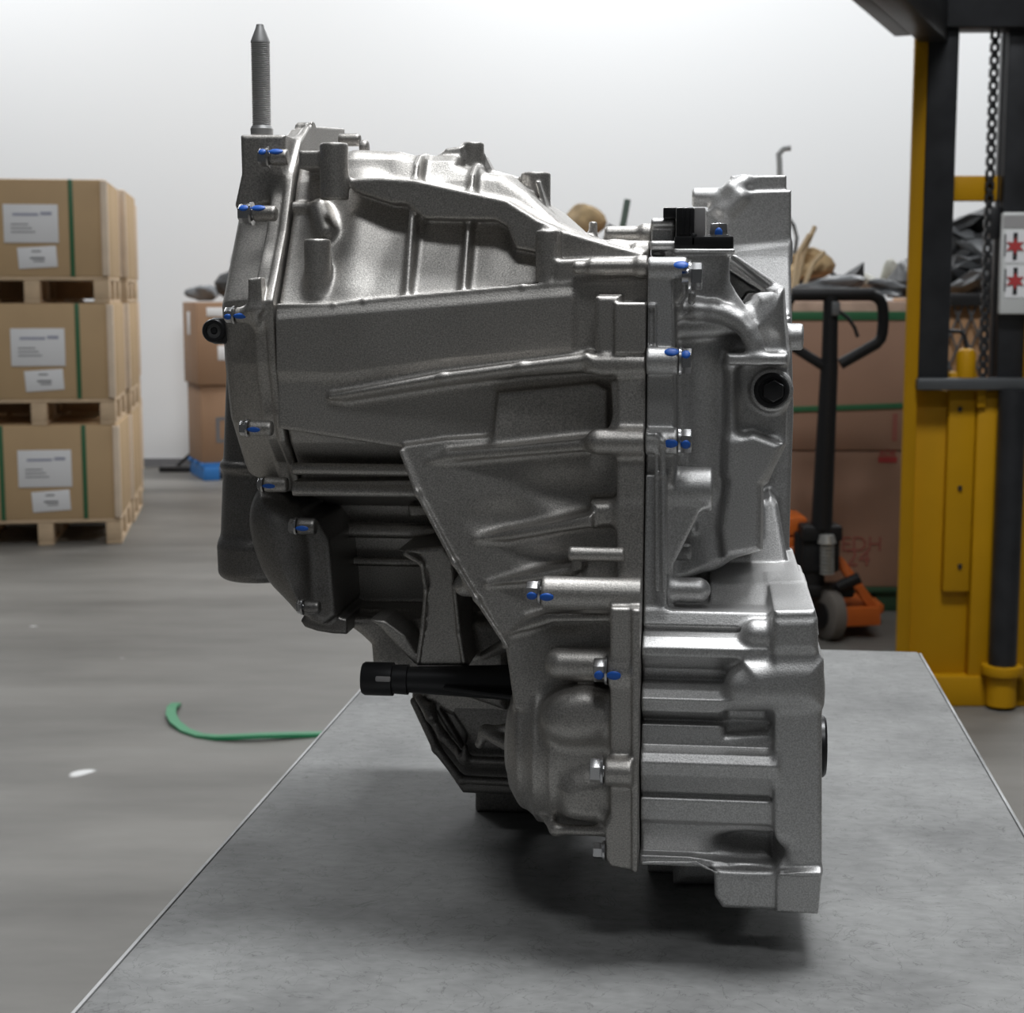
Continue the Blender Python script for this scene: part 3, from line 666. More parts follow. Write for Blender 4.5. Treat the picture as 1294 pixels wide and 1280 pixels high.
# --- hose fitting on the far left
c = P(270, 418, 1.09)
m = MB().lathe(c, (0, -1, 0), [(-0.016, R(11, 1.09)), (-0.012, R(15, 1.09)), (0, R(15.5, 1.09)), (0.0012, R(14, 1.09)), (0.0012, R(10, 1.09)), (-0.002, R(9, 1.09)), (-0.002, R(4, 1.09)), (-0.0005, R(3, 1.09))], 28)
m.box(P(283, 418, 1.096), (R(34, 1.09), 0.010, R(34, 1.09)), bev=0.003)
hf = m.build('hose_fitting', M['blackm'], gb, GO)
MB().lathe(c, (0, -1, 0), [(-0.004, R(10, 1.09)), (-0.0008, R(9.5, 1.09)), (-0.0008, R(5, 1.09)), (-0.002, R(4.5, 1.09)), (-0.002, R(2, 1.09))], 24).build('insert', plain('dark_grey_insert', (0.16, 0.16, 0.16), 0.45, 0.5), hf, GO)
# --- drain plug
c = P(975, 493, 1.084); r = R(22, 1.08)
m = MB().lathe(c, (0, -1, 0), [(-0.006, r), (0.0, r * 1.0), (0.003, r), (0.0045, r * 0.9), (0.0045, r * 0.74), (0.0035, r * 0.72)], 32)
pl = m.build('plug', M['blackm'], gb, GO)
MB().cyl(c + Vector((R(1.5, 1.08), -0.002, 0)), c + Vector((R(1.5, 1.08), -0.011, 0)), r * 0.68, r * 0.62, 6, bev=0.0008).build('hex_head', M['blackm'], pl, GO)
# --- output seal
c = P(1039, 943, 1.05); c.x = XB
MB().lathe(c, (1, 0, 0), [(-0.002, R(39, 1.05)), (0.0035, R(39, 1.05)), (0.005, R(36, 1.05)), (0.005, R(22, 1.05)), (0.001, R(20, 1.05))], 36).build('output_seal', M['blackp'], gb, GO)
# --- sensor on the neck
def pbox(m, x0, y0, x1, y1, Y, dep, bev=0.001):
    a, b = P(x0, y0, Y), P(x1, y1, Y); m.box(((a.x + b.x) / 2, Y + dep / 2, (a.z + b.z) / 2), (abs(b.x - a.x), dep, abs(a.z - b.z)), bev=bev); return m
m = MB(); pbox(m, 852, 298, 927, 316, 1.060, 0.05, 0.0015); pbox(m, 854, 262, 877, 312, 1.062, 0.03, 0.0015)
for x in (860, 866, 872): pbox(m, x, 263, x + 2, 296, 1.061, 0.004, 0.0003)
pbox(m, 871, 294, 881, 313, 1.060, 0.02, 0.002)
se = m.build('speed_sensor', M['blackp'], gb, GO)
m = MB(); pbox(m, 838, 262, 856, 276, 1.075, 0.02, 0.001); m.build('connector', M['blackp'], se, GO)
m = MB(); pbox(m, 877, 262, 891, 300, 1.064, 0.028, 0.001); m.build('side_plate', M['greyp'], se, GO)
c = P(908, 299, 1.078)
m = MB().lathe(c, (0, 0, 1), [(-0.006, R(14, 1.08)), (0.0, R(14.5, 1.08)), (0.001, R(14, 1.08)), (0.0012, R(12, 1.08))], 24)
m.cyl(c + Vector((0, 0, 0.001)), c + Vector((0, 0, R(16, 1.08))), R(12.5, 1.08), R(11.5, 1.08), 6, bev=0.001)
m.build('sensor_bolt', M['steel'], se, GO)
m = MB().ball(c + Vector((0, -R(12, 1.08), 0.002)), (R(5, 1.08), R(2, 1.08), R(7, 1.08))); m.build('paint_mark', M['blue'], se, GO)
# ------------------------------------------------------------------ palletised cartons on the left
M['kraft'] = plain('kraft_cardboard', (0.50, 0.345, 0.19), 0.75, var=0.06, vscale=3)
M['kraft2'] = plain('brown_cardboard', (0.33, 0.20, 0.12), 0.75, var=0.08, vscale=3)
M['kraft3'] = plain('pinkish_cardboard', (0.34, 0.20, 0.135), 0.7, var=0.08, vscale=3)
M['wood'] = plain('pale_pine', (0.58, 0.43, 0.28), 0.75, var=0.12, vscale=14)
M['paper'] = plain('white_paper', (0.78, 0.78, 0.79), 0.6)
M['ink'] = plain('grey_print', (0.36, 0.37, 0.46), 0.6); M['ink2'] = plain('dark_print', (0.16, 0.16, 0.17), 0.6)
M['strapg'] = plain('green_strap', (0.03, 0.13, 0.055), 0.45)
M['wrap'] = plain('pale_corner_board', (0.74, 0.60, 0.46), 0.5, var=0.08, vscale=8)
STK = math.radians(9.0) + YAW
D0 = floor_D(687)
u1, _z = BP(151, 687, D0)
bw, bd, lev = 0.76, 0.74, 0.622
_, ztop = BP(100, 227, D0); lev = ztop / 3
ph, bh = lev * 0.215, lev * 0.785
def carton_unit(front):
    t = thing('palletised_carton', '', 'carton')
    MB().box((0, bd / 2, ph + bh / 2), (bw, bd, bh), bev=0.008).build('carton', M['kraft'], t)
    p = thing('pallet', '', ''); del p['label']; del p['category']
    bpy.data.objects.remove(p)
    p = MB().box((0, bd / 2, ph - 0.009), (bw, bd, 0.018), bev=0.003).build('pallet', M['wood'], t)
    for x in (-bw / 2 + 0.038, 0.0, bw / 2 - 0.038):
        for y in (0.05, bd / 2, bd - 0.05):
            MB().box((x, y, (ph - 0.018) / 2 + 0.009), (0.078, 0.10, ph - 0.036), bev=0.004).build('block', M['wood'], p)
        if x == 0: MB().box((0, bd - 0.02, ph / 2), (bw - 0.1, 0.02, ph - 0.04)).build('gap_blocker', M['wood'], p)  # added board, blocks light from behind so the pallet openings stay dark
        MB().box((x, bd / 2, 0.009), (0.078, bd, 0.018), bev=0.003).build('runner', M['wood'], p)
    if front:
        for s in (-1, 1):
            m = MB(); x = s * 0.205; w = 0.022
            m.box((x, -0.003, ph + bh / 2), (w, 0.004, bh - 0.004), bev=0.001); m.box((x, bd / 2, ph + bh - 0.0016), (w, bd + 0.008, 0.003), bev=0.001); m.box((x, bd + 0.003, ph + bh / 2), (w, 0.004, bh), bev=0.001)
            m.build('strap', M['strapg'], t)
        a = MB().box((0.008, -0.004, ph + bh * 0.545), (0.266, 0.003, 0.19), bev=0.001).build('label_sheet', M['paper'], t)
        m = MB(); zc = ph + bh * 0.545
        m.box((-0.017, -0.0062, zc + 0.045), (0.125, 0.001, 0.013)); m.box((0.083, -0.0062, zc + 0.050), (0.055, 0.001, 0.016))
        m.build('print', M['ink'], a)
        m = MB()
        for i in range(3): m.box((-0.047 + 0.008 * i, -0.0062, zc - 0.004 - 0.019 * i), (0.085 + 0.016 * i, 0.001, 0.005))
        m.build('print', M['ink2'], a)
        r = Matrix.Rotation(-0.06, 3, 'Y'); b = MB().box((0.034, -0.004, ph + bh * 0.20), (0.19, 0.003, 0.105), r, bev=0.001).build('lower_sheet', M['paper'], t)
        m = MB(); m.box((0.029, -0.0062, ph + bh * 0.20 + 0.030), (0.045, 0.001, 0.007)); m.box((0.034, -0.0062, ph + bh * 0.20 - 0.004), (0.07, 0.001, 0.009)); m.box((0.041, -0.0062, ph + bh * 0.20 - 0.019), (0.055, 0.001, 0.006))
        m.build('print', M['ink2'], b)
    for s in (-1, 1):                                  # pale corner boards
        for y in (0.0, bd): MB().box((s * (bw / 2 - 0.012), y + (0.012 if y else -0.0), ph + bh / 2), (0.034, 0.03, bh - 0.01), bev=0.004).build('corner_board', M['wrap'], t)
    return t
base = bg(u1, D0); ax_ = Vector((math.cos(STK), math.sin(STK), 0)); ay_ = Vector((-math.sin(STK), math.cos(STK), 0))
names = ('bottom', 'middle', 'top')
desc_f = ('kraft carton on a pine pallet at the bottom of the front stack', 'kraft carton on a pine pallet in the middle of the front stack', 'kraft carton on a pine pallet on top of the front stack')
pa = carton_unit(True); pb = carton_unit(False)
for row in range(3):
    for k in range(3):
        if row == 0: o = pa if k == 0 else copy_tree(pa)
        else: o = pb if (row == 1 and k == 0) else copy_tree(pb)
        jig = (0.012 * (1 - k), 0.0, -0.02)[row]
        o.location = base + ax_ * (-bw / 2 + jig + (0, 0.02, -0.005)[row] - 0.02 * 0) + ay_ * (row * (bd + 0.07)) + Vector((0, 0, k * lev)); o.rotation_euler = (0, 0, STK)
        o['label'] = desc_f[k] if row == 0 else f'edge of the {names[k]} kraft carton in the {("", "second", "third")[row]} stack, behind the front one'
        o['group'] = 'palletised cartons stacked three high'

# ------------------------------------------------------------------ brown cartons on a blue pallet by the wall
M['bluep'] = plain('blue_painted_wood', (0.03, 0.18, 0.50), 0.5)
M['wrapgrey'] = plain('grey_plastic_lump', (0.055, 0.057, 0.06), 0.8, var=0.3, vscale=10)
Db = floor_D(608); QY = YAW + math.radians(21)
ub, _ = BP(257, 608, Db); bp0 = bg(ub, Db)
qx = Vector((math.cos(QY), math.sin(QY), 0)); qy = Vector((-math.sin(QY), math.cos(QY), 0))
pl = thing('blue_pallet', 'blue pallet on the floor under two brown cartons near the wall', 'pallet', bp0, QY)
for i in range(3): MB().box((0.34, 0.06 + 0.21 * i, 0.108), (0.7, 0.10, 0.024), bev=0.004).build('deck_board', M['bluep'], pl)
for i in range(3): MB().box((0.06 + 0.28 * i, 0.27, 0.048), (0.11, 0.54, 0.096), bev=0.006).build('stringer', M['bluep'], pl)
_, z1 = BP(252, 487, Db); _, z2 = BP(252, 382, Db)
def carton(name, label, w, d, h, loc, rz, mat, group=None):
    t = thing(name, label, 'carton', loc, rz, group)
    MB().box((w / 2, d / 2, h / 2), (w, d, h), bev=0.008).build('box', mat, t); return t
t1 = carton('cardboard_carton', 'plain brown cardboard carton with dark lettering resting on the blue pallet', 0.66, 0.52, z1 - 0.125, bp0 + qy * 0.02 + Vector((0, 0, 0.121)), QY, M['kraft2'])
t2 = carton('cardboard_carton', 'brown cardboard carton with white stickers stacked on the lettered one', 0.68, 0.54, z2 - z1, bp0 - qx * 0.02 + Vector((0, 0, z1)), QY, M['kraft2'])
def text(name, s, size, mat, parent, loc, rot, ext=0.0006):
    c = bpy.data.curves.new(name, 'FONT'); c.body = s; c.size = size; c.extrude = ext
    o = bpy.data.objects.new(name, c); COL.objects.link(o)
    bpy.context.view_layer.update()
    me = bpy.data.meshes.new_from_object(o.evaluated_get(bpy.context.evaluated_depsgraph_get())); bpy.data.objects.remove(o)
    me.materials.clear(); me.materials.append(mat)
    q = bpy.data.objects.new(name, me); COL.objects.link(q); q.parent = parent; q.location = loc; q.rotation_euler = rot; return q
text('lettering', 'D', 0.26, M['ink2'], t1, (0.08, -0.002, 0.14), (math.pi / 2, 0, 0))
MB().box((0.20, -0.002, 0.22), (0.12, 0.003, 0.10), bev=0.0005).build('sticker', M['paper'], t2)
MB().box((0.15, -0.002, 0.50), (0.16, 0.003, 0.06), bev=0.0005).build('sticker', M['paper'], t2)
MB().box((-0.002, 0.3, 0.42), (0.003, 0.10, 0.16), bev=0.0005).build('sticker', M['paper'], t2)
def lump(name, label, cat, c, rad, mat, seed, rough=0.35, group=None, rz=0.0, sub=3, flat=True):
    """crumpled irregular solid"""
    rng = random.Random(seed); m = MB(); m.ball((0, 0, 0), (1, 1, 1), sub=sub)
    ph_ = [(Vector((rng.uniform(-1, 1), rng.uniform(-1, 1), rng.uniform(-1, 1))).normalized(), rng.uniform(2, 5), rng.uniform(0, 6)) for _ in range(7)]
    for v_ in m.bm.verts:
        n = v_.co.normalized(); f = 1.0 + rough * sum(math.sin(a.dot(n) * w + p) for a, w, p in ph_) / 3.5
        v_.co = Vector((n.x * f * rad[0], n.y * f * rad[1], max(n.z * f, -0.75) * rad[2]))
    o = m.build(name, mat, None, smooth=(20 if flat else 50)); o.location = c; o.rotation_euler = (0, 0, rz); tag(o, label, cat, group); return o
lump('plastic_bundle', 'dark grey lumpy bundle standing on top of the stickered carton', 'bundle', bp0 + qx * 0.33 + qy * 0.16 + Vector((0, 0, z2 + 0.135)), (0.15, 0.12, 0.17), M['wrapgrey'], 21, 0.8)
lump('plastic_bundle', 'low crumpled grey plastic wrap at the corner of the stickered carton', 'bundle', bp0 + qx * 0.12 + qy * 0.42 + Vector((0, 0, z2 + 0.06)), (0.10, 0.10, 0.07), plain('clear_grey_wrap', (0.17, 0.18, 0.19), 0.6, var=0.25, vscale=12), 8, 0.5)
m = MB(); g0 = bg(*BP(222, 578, WALL_D - 0.35)[:1], WALL_D - 0.35)
m.box((0, 0, 0.02), (0.22, 0.16, 0.04), bev=0.01); m.tube([(0.0, 0, 0.03), (0.10, 0.02, 0.12), (0.2, 0.05, 0.24), (0.26, 0.06, 0.3)], 0.012)
o = m.build('floor_clutter', M['blackm']); o.location = g0; o.rotation_euler = (0, 0, YAW); tag(o, 'small dark scrap with a bent rod on the floor against the wall', 'scrap')

# ------------------------------------------------------------------ big carton with scrap, behind the bare gearbox
Dg = floor_D(772); gl, _ = BP(690, 700, Dg); gr, _ = BP(1141, 700, Dg)
_, zg0 = BP(1100, 741, Dg); _, zg1 = BP(1100, 379, Dg); _, zgm = BP(1100, 570, Dg)
gw = gr - gl; gbx = thing('bulk_carton', 'large pinkish brown carton with green straps behind the pallet jack', 'carton', bg((gl + gr) / 2, Dg), YAW - math.radians(1.2))
MB().box((0, 0.55, (zg0 + zgm) / 2), (gw, 1.1, zgm - zg0), bev=0.006).build('lower_box', M['kraft3'], gbx)
MB().box((0, 0.55, (zg1 + zgm) / 2), (gw + 0.006, 1.106, zg1 - zgm - 0.008), bev=0.006).build('upper_box', M['kraft3'], gbx)
wrapm = plain('film_wrap', (0.50, 0.36, 0.28), 0.2, var=0.15, vscale=14, bump=0.3, bscale=25)
_, zs = BP(1100, 399, Dg); _, zs2 = BP(1100, 520, Dg)
MB().box((0, 0.55, (zs - 0.02 + zg1 - 0.006) / 2), (gw + 0.012, 1.112, zg1 - 0.006 - zs + 0.02), bev=0.006).build('film_band', wrapm, gbx)
for z_, h_, tl_ in ((zs, 0.034, 0.0), (zs2, 0.022, -0.035)):
    MB().box((0, 0.55, z_), (gw + 0.02, 1.12, h_), Matrix.Rotation(tl_, 3, 'Y'), bev=0.002).build('strap', M['strapg'], gbx)
M['red'] = plain('faded_red_print', (0.30, 0.10, 0.075), 0.7); M['red2'] = plain('red_print', (0.42, 0.045, 0.045), 0.6)
def gp(px, py): u_, z_ = BP(px, py, Dg - 0.02); return (u_ - (gl + gr) / 2, z_)
x_, z_ = gp(1063, 690); text('red_lettering', 'EDH', 0.085, M['red'], gbx, (x_, -0.004, z_ - 0.02), (math.pi / 2, 0, 0))
x_, z_ = gp(1069, 715); text('red_lettering', '24', 0.10, M['red'], gbx, (x_, -0.004, z_), (math.pi / 2, 0, 0))
x_, z_ = gp(1122, 581); MB().box((x_, -0.003, z_), (0.075, 0.003, 0.022)).build('red_mark', M['red2'], gbx)
x_, z_ = gp(1111, 574); text('red_lettering', 'ADE', 0.035, M['red2'], gbx, (x_, -0.006, z_ - 0.008), (math.pi / 2, 0, 0))
x_, z_ = gp(1131, 540); MB().box((x_, -0.006, z_), (0.02, 0.003, 0.11)).build('red_mark', M['red'], gbx)
gpal = thing('green_pallet', 'dark green pallet under the large strapped carton', 'pallet', bg((gl + gr) / 2, Dg), YAW - math.radians(1.2))
M['greenw'] = plain('dark_green_paint', (0.03, 0.075, 0.035), 0.6)
for i in range(4): MB().box((0, 0.06 + 0.32 * i, zg0 - 0.012), (gw + 0.04, 0.14, 0.022), bev=0.004).build('deck_board', M['greenw'], gpal)
for i in range(4): MB().box((-gw / 2 + 0.06 + (gw - 0.12) * i / 3, 0.55, (zg0 - 0.024) / 2), (0.10, 1.08, zg0 - 0.024), bev=0.005).build('stringer', M['greenw'], gpal)
M['tan'] = plain('tan_foam', (0.42, 0.30, 0.16), 0.8, var=0.35, vscale=18); M['blackr'] = plain('black_scrap_plastic', (0.025, 0.026, 0.028), 0.4)
M['dgrey'] = plain('dark_grey_scrap', (0.11, 0.115, 0.12), 0.4, var=0.3, vscale=15); M['pale'] = plain('pale_scrap', (0.5, 0.5, 0.44), 0.6, var=0.2, vscale=15)
def gpt(px, py, dd): u_, z_ = BP(px, py, Dg + dd); return bg(u_, Dg + dd, z_)
zt = zg1 + 0.002
def sit(px, py, dd, rad, mat, seed, name, label, cat, rough=0.35, rz=0.0, flat=True):
    c = gpt(px, py, dd); h = max(0.03, (c.z - zt) / 0.75) if False else rad[2]
    c.z = max(c.z, zt + 0.006 + 0.75 * rad[2])
    lump(name, label, cat, c, rad, mat, seed, rough, None, rz, 3, flat)
sit(740, 352, 0.80, (0.24, 0.14, 0.12), M['dgrey'], 12, 'grey_motor', 'dark grey lump under the tan wad, mostly behind the gearbox', 'scrap')
sit(737, 281, 0.45, (0.085, 0.09, 0.075), M['tan'], 11, 'foam_wad', 'crumpled tan wad on the scrap heap behind the gearbox top', 'scrap', 0.3)
sit(985, 345, 0.75, (0.20, 0.12, 0.10), M['dgrey'], 13, 'grey_casting', 'mottled dark grey casting lying beside the bell housing on the carton', 'scrap', 0.5)
sit(1015, 335, 0.42, (0.10, 0.09, 0.08), M['tan'], 14, 'straw_bundle', 'tan straw-like bundle on the carton beside the bell housing', 'scrap', 0.6)
sit(1046, 362, 0.16, (0.12, 0.07, 0.035), M['dgrey'], 15, 'grey_scrap', 'low grey scrap on the carton just over the jack handle', 'scrap', 0.6)
sit(1082, 359, 0.65, (0.10, 0.10, 0.055), M['pale'], 16, 'pale_scrap', 'pale whitish scrap on the carton left of the yellow mast', 'scrap', 0.5)
sit(1124, 366, 0.16, (0.07, 0.06, 0.03), M['dgrey'], 25, 'small_scrap', 'small dark rubble on the carton next to the yellow mast', 'scrap', 0.6)
sit(1145, 356, 0.40, (0.09, 0.10, 0.09), M['blackr'], 17, 'black_scrap', 'rounded black scrap piece against the left edge of the yellow mast', 'scrap', 0.3)
sit(1126, 352, 0.75, (0.05, 0.05, 0.08), M['pale'], 18, 'pale_block', 'upright pale scrap chunk beside the rounded black piece', 'scrap', 0.3)
m = MB(); a = gpt(1060, 362, 0.35); b = gpt(1093, 331, 0.35)
m.prism([gpt(1046, 338, 0.52), gpt(1062, 350, 0.48), gpt(1092, 331, 0.40), gpt(1092, 360, 0.40), gpt(1062, 374, 0.42)], E_F * 0.02)
tag(m.build('bent_scrap', M['blackr']), 'bent black plastic panel sticking up from the scrap over the jack', 'scrap')
def wires(name, label, lines, r, mat):
    m = MB()
    for l in lines: m.tube([gpt(*p) for p in l], r)
    tag(m.build(name, mat), label, 'scrap')
wires('green_tube', 'short dark green tube end poking up from the heap', [[(770, 376.5, 0.5), (778, 330, 0.5), (784, 300, 0.5), (789, 275, 0.5), (793, 252, 0.5)]], 0.014, plain('dull_green_rubber', (0.12, 0.17, 0.15), 0.5))
wires('bent_cable', 'thin grey cable loop beside the short green tube end', [[(758, 376.5, 0.35), (765, 300, 0.38), (770, 284, 0.40), (778, 288, 0.40), (781, 376, 0.36)]], 0.008, M['dgrey'])
wires('bent_rod', 'thin grey rod with a hooked end standing above the bell housing', [[(986, 377, 0.55), (986, 260, 0.55), (985, 205, 0.6), (984, 195, 0.6), (990, 188, 0.6), (999, 187, 0.6)]], 0.0125, plain('grey_rod', (0.33, 0.34, 0.34), 0.5))
wires('straw_sticks', 'pale tan splinters fanning out in front of the straw-like bundle', [[(1002, 376.5, 0.24), (1016, 318, 0.30), (1030, 286, 0.30)], [(1000, 376.5, 0.22), (1008, 322, 0.28), (1023, 296, 0.28)], [(1010, 376.5, 0.24), (1028, 332, 0.28), (1042, 318, 0.28)]], 0.010, plain('pale_tan', (0.55, 0.42, 0.26), 0.8))
wires('dark_hose', 'dark hose curving up beside the bell housing', [[(998, 376, 0.60), (1007, 300, 0.60), (1003, 285, 0.60), (997, 276, 0.60)]], 0.008, M['dgrey'])

# ------------------------------------------------------------------ pallet jack
M['orange'] = plain('orange_paint', (0.58, 0.125, 0.015), 0.45, var=0.1, vscale=8)
M['wheel'] = plain('grey_tyre', (0.15, 0.135, 0.12), 0.7); M['jackb'] = plain('black_handle_paint', (0.010, 0.010, 0.011), 0.55, spec=0.3)
Dj = floor_D(808); uj, _ = BP(1046, 808, Dj)
pj = thing('pallet_jack', 'orange hand pallet jack with black handle parked before the strapped carton', 'pallet jack', bg(uj, Dj), YAW)
def jp(px, py, dd=0.0): u_, z_ = BP(px, py, Dj + dd); return Vector((u_ - uj, dd, z_))
hd = MB()
loop = [(1036, 372), (1003, 374), (995, 384), (993, 412), (1002, 438), (1040, 462)]
hd.tube([jp(*p) for p in loop], 0.019, 12)
loop = [(1060, 372), (1100, 373), (1107, 375), (1112, 379), (1115, 385), (1116, 394), (1116, 410), (1115, 420), (1113, 428), (1108, 434), (1062, 460)]
hd.tube([jp(*p) for p in loop], 0.021, 12); hd.tube([jp(1000, 372), jp(1104, 372)], 0.024, 12)
ho = hd.build('handle_loop', M['jackb'], pj)
hs = MB(); p0, p1 = jp(1050, 374), jp(1038, 668)
hs.cyl(p1, jp(1048, 460), 0.040, 0.032, 20); hs.cyl(jp(1048, 462), p0, 0.030, 0.027, 20)
hs.build('handle_shaft', M['jackb'], pj)
MB().tube([jp(1059, 392, -0.01), jp(1072, 402, -0.02), jp(1080, 414, -0.03), jp(1084, 426, -0.035)], 0.007).build('release_lever', M['jackb'], pj)
MB().box(jp(1056, 390, -0.03), (0.03, 0.02, 0.05), bev=0.004).build('lever_guide', M['dgrey'], pj)
m = MB(); m.cyl(jp(1022, 742, 0.06), jp(1022, 672, 0.06), 0.060, 0.055, 20); m.box(jp(1036, 672, 0.03), (0.15, 0.12, 0.06), bev=0.012); m.box(jp(1034, 700, 0.05), (0.14, 0.12, 0.12), bev=0.012); m.box(jp(1040, 745, 0.04), (0.22, 0.09, 0.05), bev=0.012)
m.cyl(jp(1058, 742, -0.02), jp(1086, 730, -0.02), 0.022, 0.022, 14)
m.build('hydraulic_pump', M['jackb'], pj)
m = MB()
for i in range(9):
    c = jp(1045, 726 - i * 4.6, -0.06); m.lathe(c, (0, 0, 1), [(0, 0.017), (0.003, 0.026), (0.009, 0.026), (0.012, 0.017)], 18)
m.cyl(jp(1045, 686, -0.06), jp(1045, 676, -0.06), 0.034, 0.026, 20)
m.build('spring', plain('spring_steel', (0.40, 0.40, 0.38), 0.4, 0.5), pj)
for dx in (-0.13, 0.0):
    _, zr = BP(1046, 752, Dj); r = 0.095; c = Vector((dx, 0, r)); dirx = Vector((0.93, 0.36, 0))
    w = MB().lathe(c - dirx * 0.028, dirx, [(0, r * 0.45), (0.0, r * 0.9), (0.006, r), (0.05, r), (0.056, r * 0.9), (0.056, r * 0.45)], 36).build('wheel', M['wheel'], pj)
    MB().lathe(c - dirx * 0.034, dirx, [(0, r * 0.25), (0, r * 0.5), (0.068, r * 0.5), (0.068, r * 0.25)], 24).build('hub', M['blackm'], w)
m = MB(); m.prism([jp(1056, 700, 0.08), jp(1066, 706, 0.08), jp(1112, 768, 0.02), jp(1113, 790, 0.02), jp(1104, 790, 0.02), jp(1100, 772, 0.02), jp(1056, 712, 0.08)], (0, 0.05, 0), 0.003)
m.prism([jp(1048, 768, 0.0), jp(1113, 768, 0.0), jp(1113, 790, 0.0), jp(1048, 793, 0.0)], (0.02, 0.30, 0), 0.003)
m.prism([jp(985, 655, 0.10), jp(1020, 655, 0.10), jp(1020, 676, 0.10), jp(985, 676, 0.10)], (0, 0.25, 0), 0.003)
m.prism([jp(990, 676, 0.11), jp(1016, 676, 0.11), jp(1016, 694, 0.11), jp(990, 694, 0.11)], (0, 0.2, 0), 0.003)
m.prism([jp(985, 768, 0.02), jp(1000, 690, 0.10), jp(1012, 690, 0.10), jp(1000, 790, 0.02), jp(985, 790, 0.02)], (0, 0.05, 0), 0.003)
m.build('body', M['orange'], pj)
for s in (-0.19, 0.19):
    z_ = 0.085
    m = MB(); m.box((s, 0.34, z_ - 0.02), (0.155, 0.16, 0.035), bev=0.006); m.build('fork', M['orange'], pj)
    m = MB(); m.cyl((s - 0.04, 0.38, 0.036), (s + 0.04, 0.38, 0.036), 0.036, seg=20); m.build('roller', M['wheel'], pj)

# ------------------------------------------------------------------ yellow stacker truck at the right
M['yellow'] = plain('yellow_paint', (0.44, 0.225, 0.002), 0.5, var=0.06, vscale=5, spec=0.25)
M['mast'] = plain('black_mast_steel', (0.03, 0.031, 0.034), 0.42, 0.4, var=0.3, vscale=9)
Dk = floor_D(893); uk, _ = BP(1136, 890, Dk)
fk = thing('stacker_truck', 'yellow walkie stacker truck with black mast and white warning plate', 'stacker', bg(uk, Dk), YAW)
def kp(px, py, dd=0.0): u_, z_ = BP(px, py, Dk + dd); return Vector((u_ - uk, dd, z_))
def kbox(m, x0, y0, x1, y1, dd, dep, bev=0.004):
    a, b = kp(x0, y0, dd), kp(x1, y1, dd); m.box(((a.x + b.x) / 2, dd + dep / 2, (a.z + b.z) / 2), (abs(b.x - a.x), dep, abs(a.z - b.z)), bev=bev); return m
TOPZ = kp(1200, -160).z
def post(m, px, py, w, dd, dep, z0, z1, bev=0.004):
    a = kp(px, py, dd); m.box((a.x + w / 2, dd + dep / 2, (z0 + z1) / 2), (w, dep, z1 - z0), bev=bev); return m
px_m = Dk / F
m = MB(); post(m, 1146, 400, 16.5 * px_m, 0.0, 0.02, 0.012, TOPZ - 0.02)
m.build('mast_channel', M['yellow'], fk)
z490 = kp(1180, 490).z
m = MB(); post(m, 1162.5, 400, 38 * px_m, 0.003, 0.10, z490 + 0.005, TOPZ - 0.02); m.build('mast_rail', M['mast'], fk)
m = MB(); post(m, 1270, 200, 0.11, 0.02, 0.10, z490 + 0.005, TOPZ - 0.02); m.build('mast_rail', M['mast'], fk)
m = MB(); post(m, 1306, 200, 0.05, 0.0, 0.12, 0.012, TOPZ - 0.02); m.build('mast_channel', M['yellow'], fk)
# head frame
z0 = kp(1230, 34, -0.02).z
m = MB(); a = kp(1196, 20, -0.02); m.box((a.x + 0.20, 0.04, (z0 + TOPZ) / 2), (0.42, 0.12, TOPZ - z0), bev=0.006); m.build('head_beam', M['mast'], fk)
hx = kp(1180, 40).x; rot = Matrix.Rotation(-math.radians(22.6), 3, 'Z'); dv = Vector((math.sin(math.radians(22.6)), math.cos(math.radians(22.6)), 0))
m = MB(); c = Vector((hx + 0.01, 0.03, z0 + 0.02)) - dv * 0.62; m.box(c, (0.085, 1.34, 0.12), rot, bev=0.006)
c2 = Vector((hx - 0.07, 0.02, z0 - 0.0)) - dv * 0.70; m.box(c2, (0.05, 1.2, 0.07), rot, bev=0.005)
m.build('top_arm', M['mast'], fk)
m = MB(); kbox(m, 1201, 222, 1272, 254, 0.06, 0.03); m.build('cross_member', M['yellow'], fk)
# lifting chain: separate links
za, zb = kp(1253, 40, 0.05).z, kp(1246, 480, 0.05).z; nl = 56; lk = None
for i in range(nl):
    z_ = za + (zb - za) * (i + 0.5) / nl
    if lk is None or i < 2:
        m = MB(); h = abs(za - zb) / nl
        if i % 2 == 0:
            for s in (-1, 1): m.box((s * 0.0095, 0, 0), (0.007, 0.018, h * 1.3), bev=0.001)
        else: m.box((0, 0, 0), (0.017, 0.018, h * 1.25), bev=0.001)
        if lk is None: lk = [None, None]
        o = m.build('chain_link', M['blackm'], fk); lk[i % 2] = o
    else:
        o = lk[i % 2].copy(); COL.objects.link(o)
    a = kp(1249.5, 260, 0.05); o.location = (a.x, 0.05, z_)
m = MB(); a = kp(1263, 200, 0.06); m.cyl((a.x, 0.06, zb), (a.x, 0.06, za), 0.004, seg=8); m.build('cable', M['blackm'], fk)
m = MB(); kbox(m, 1253, 262, 1263, 302, 0.04, 0.03); m.build('chain_anchor', M['blackm'], fk)
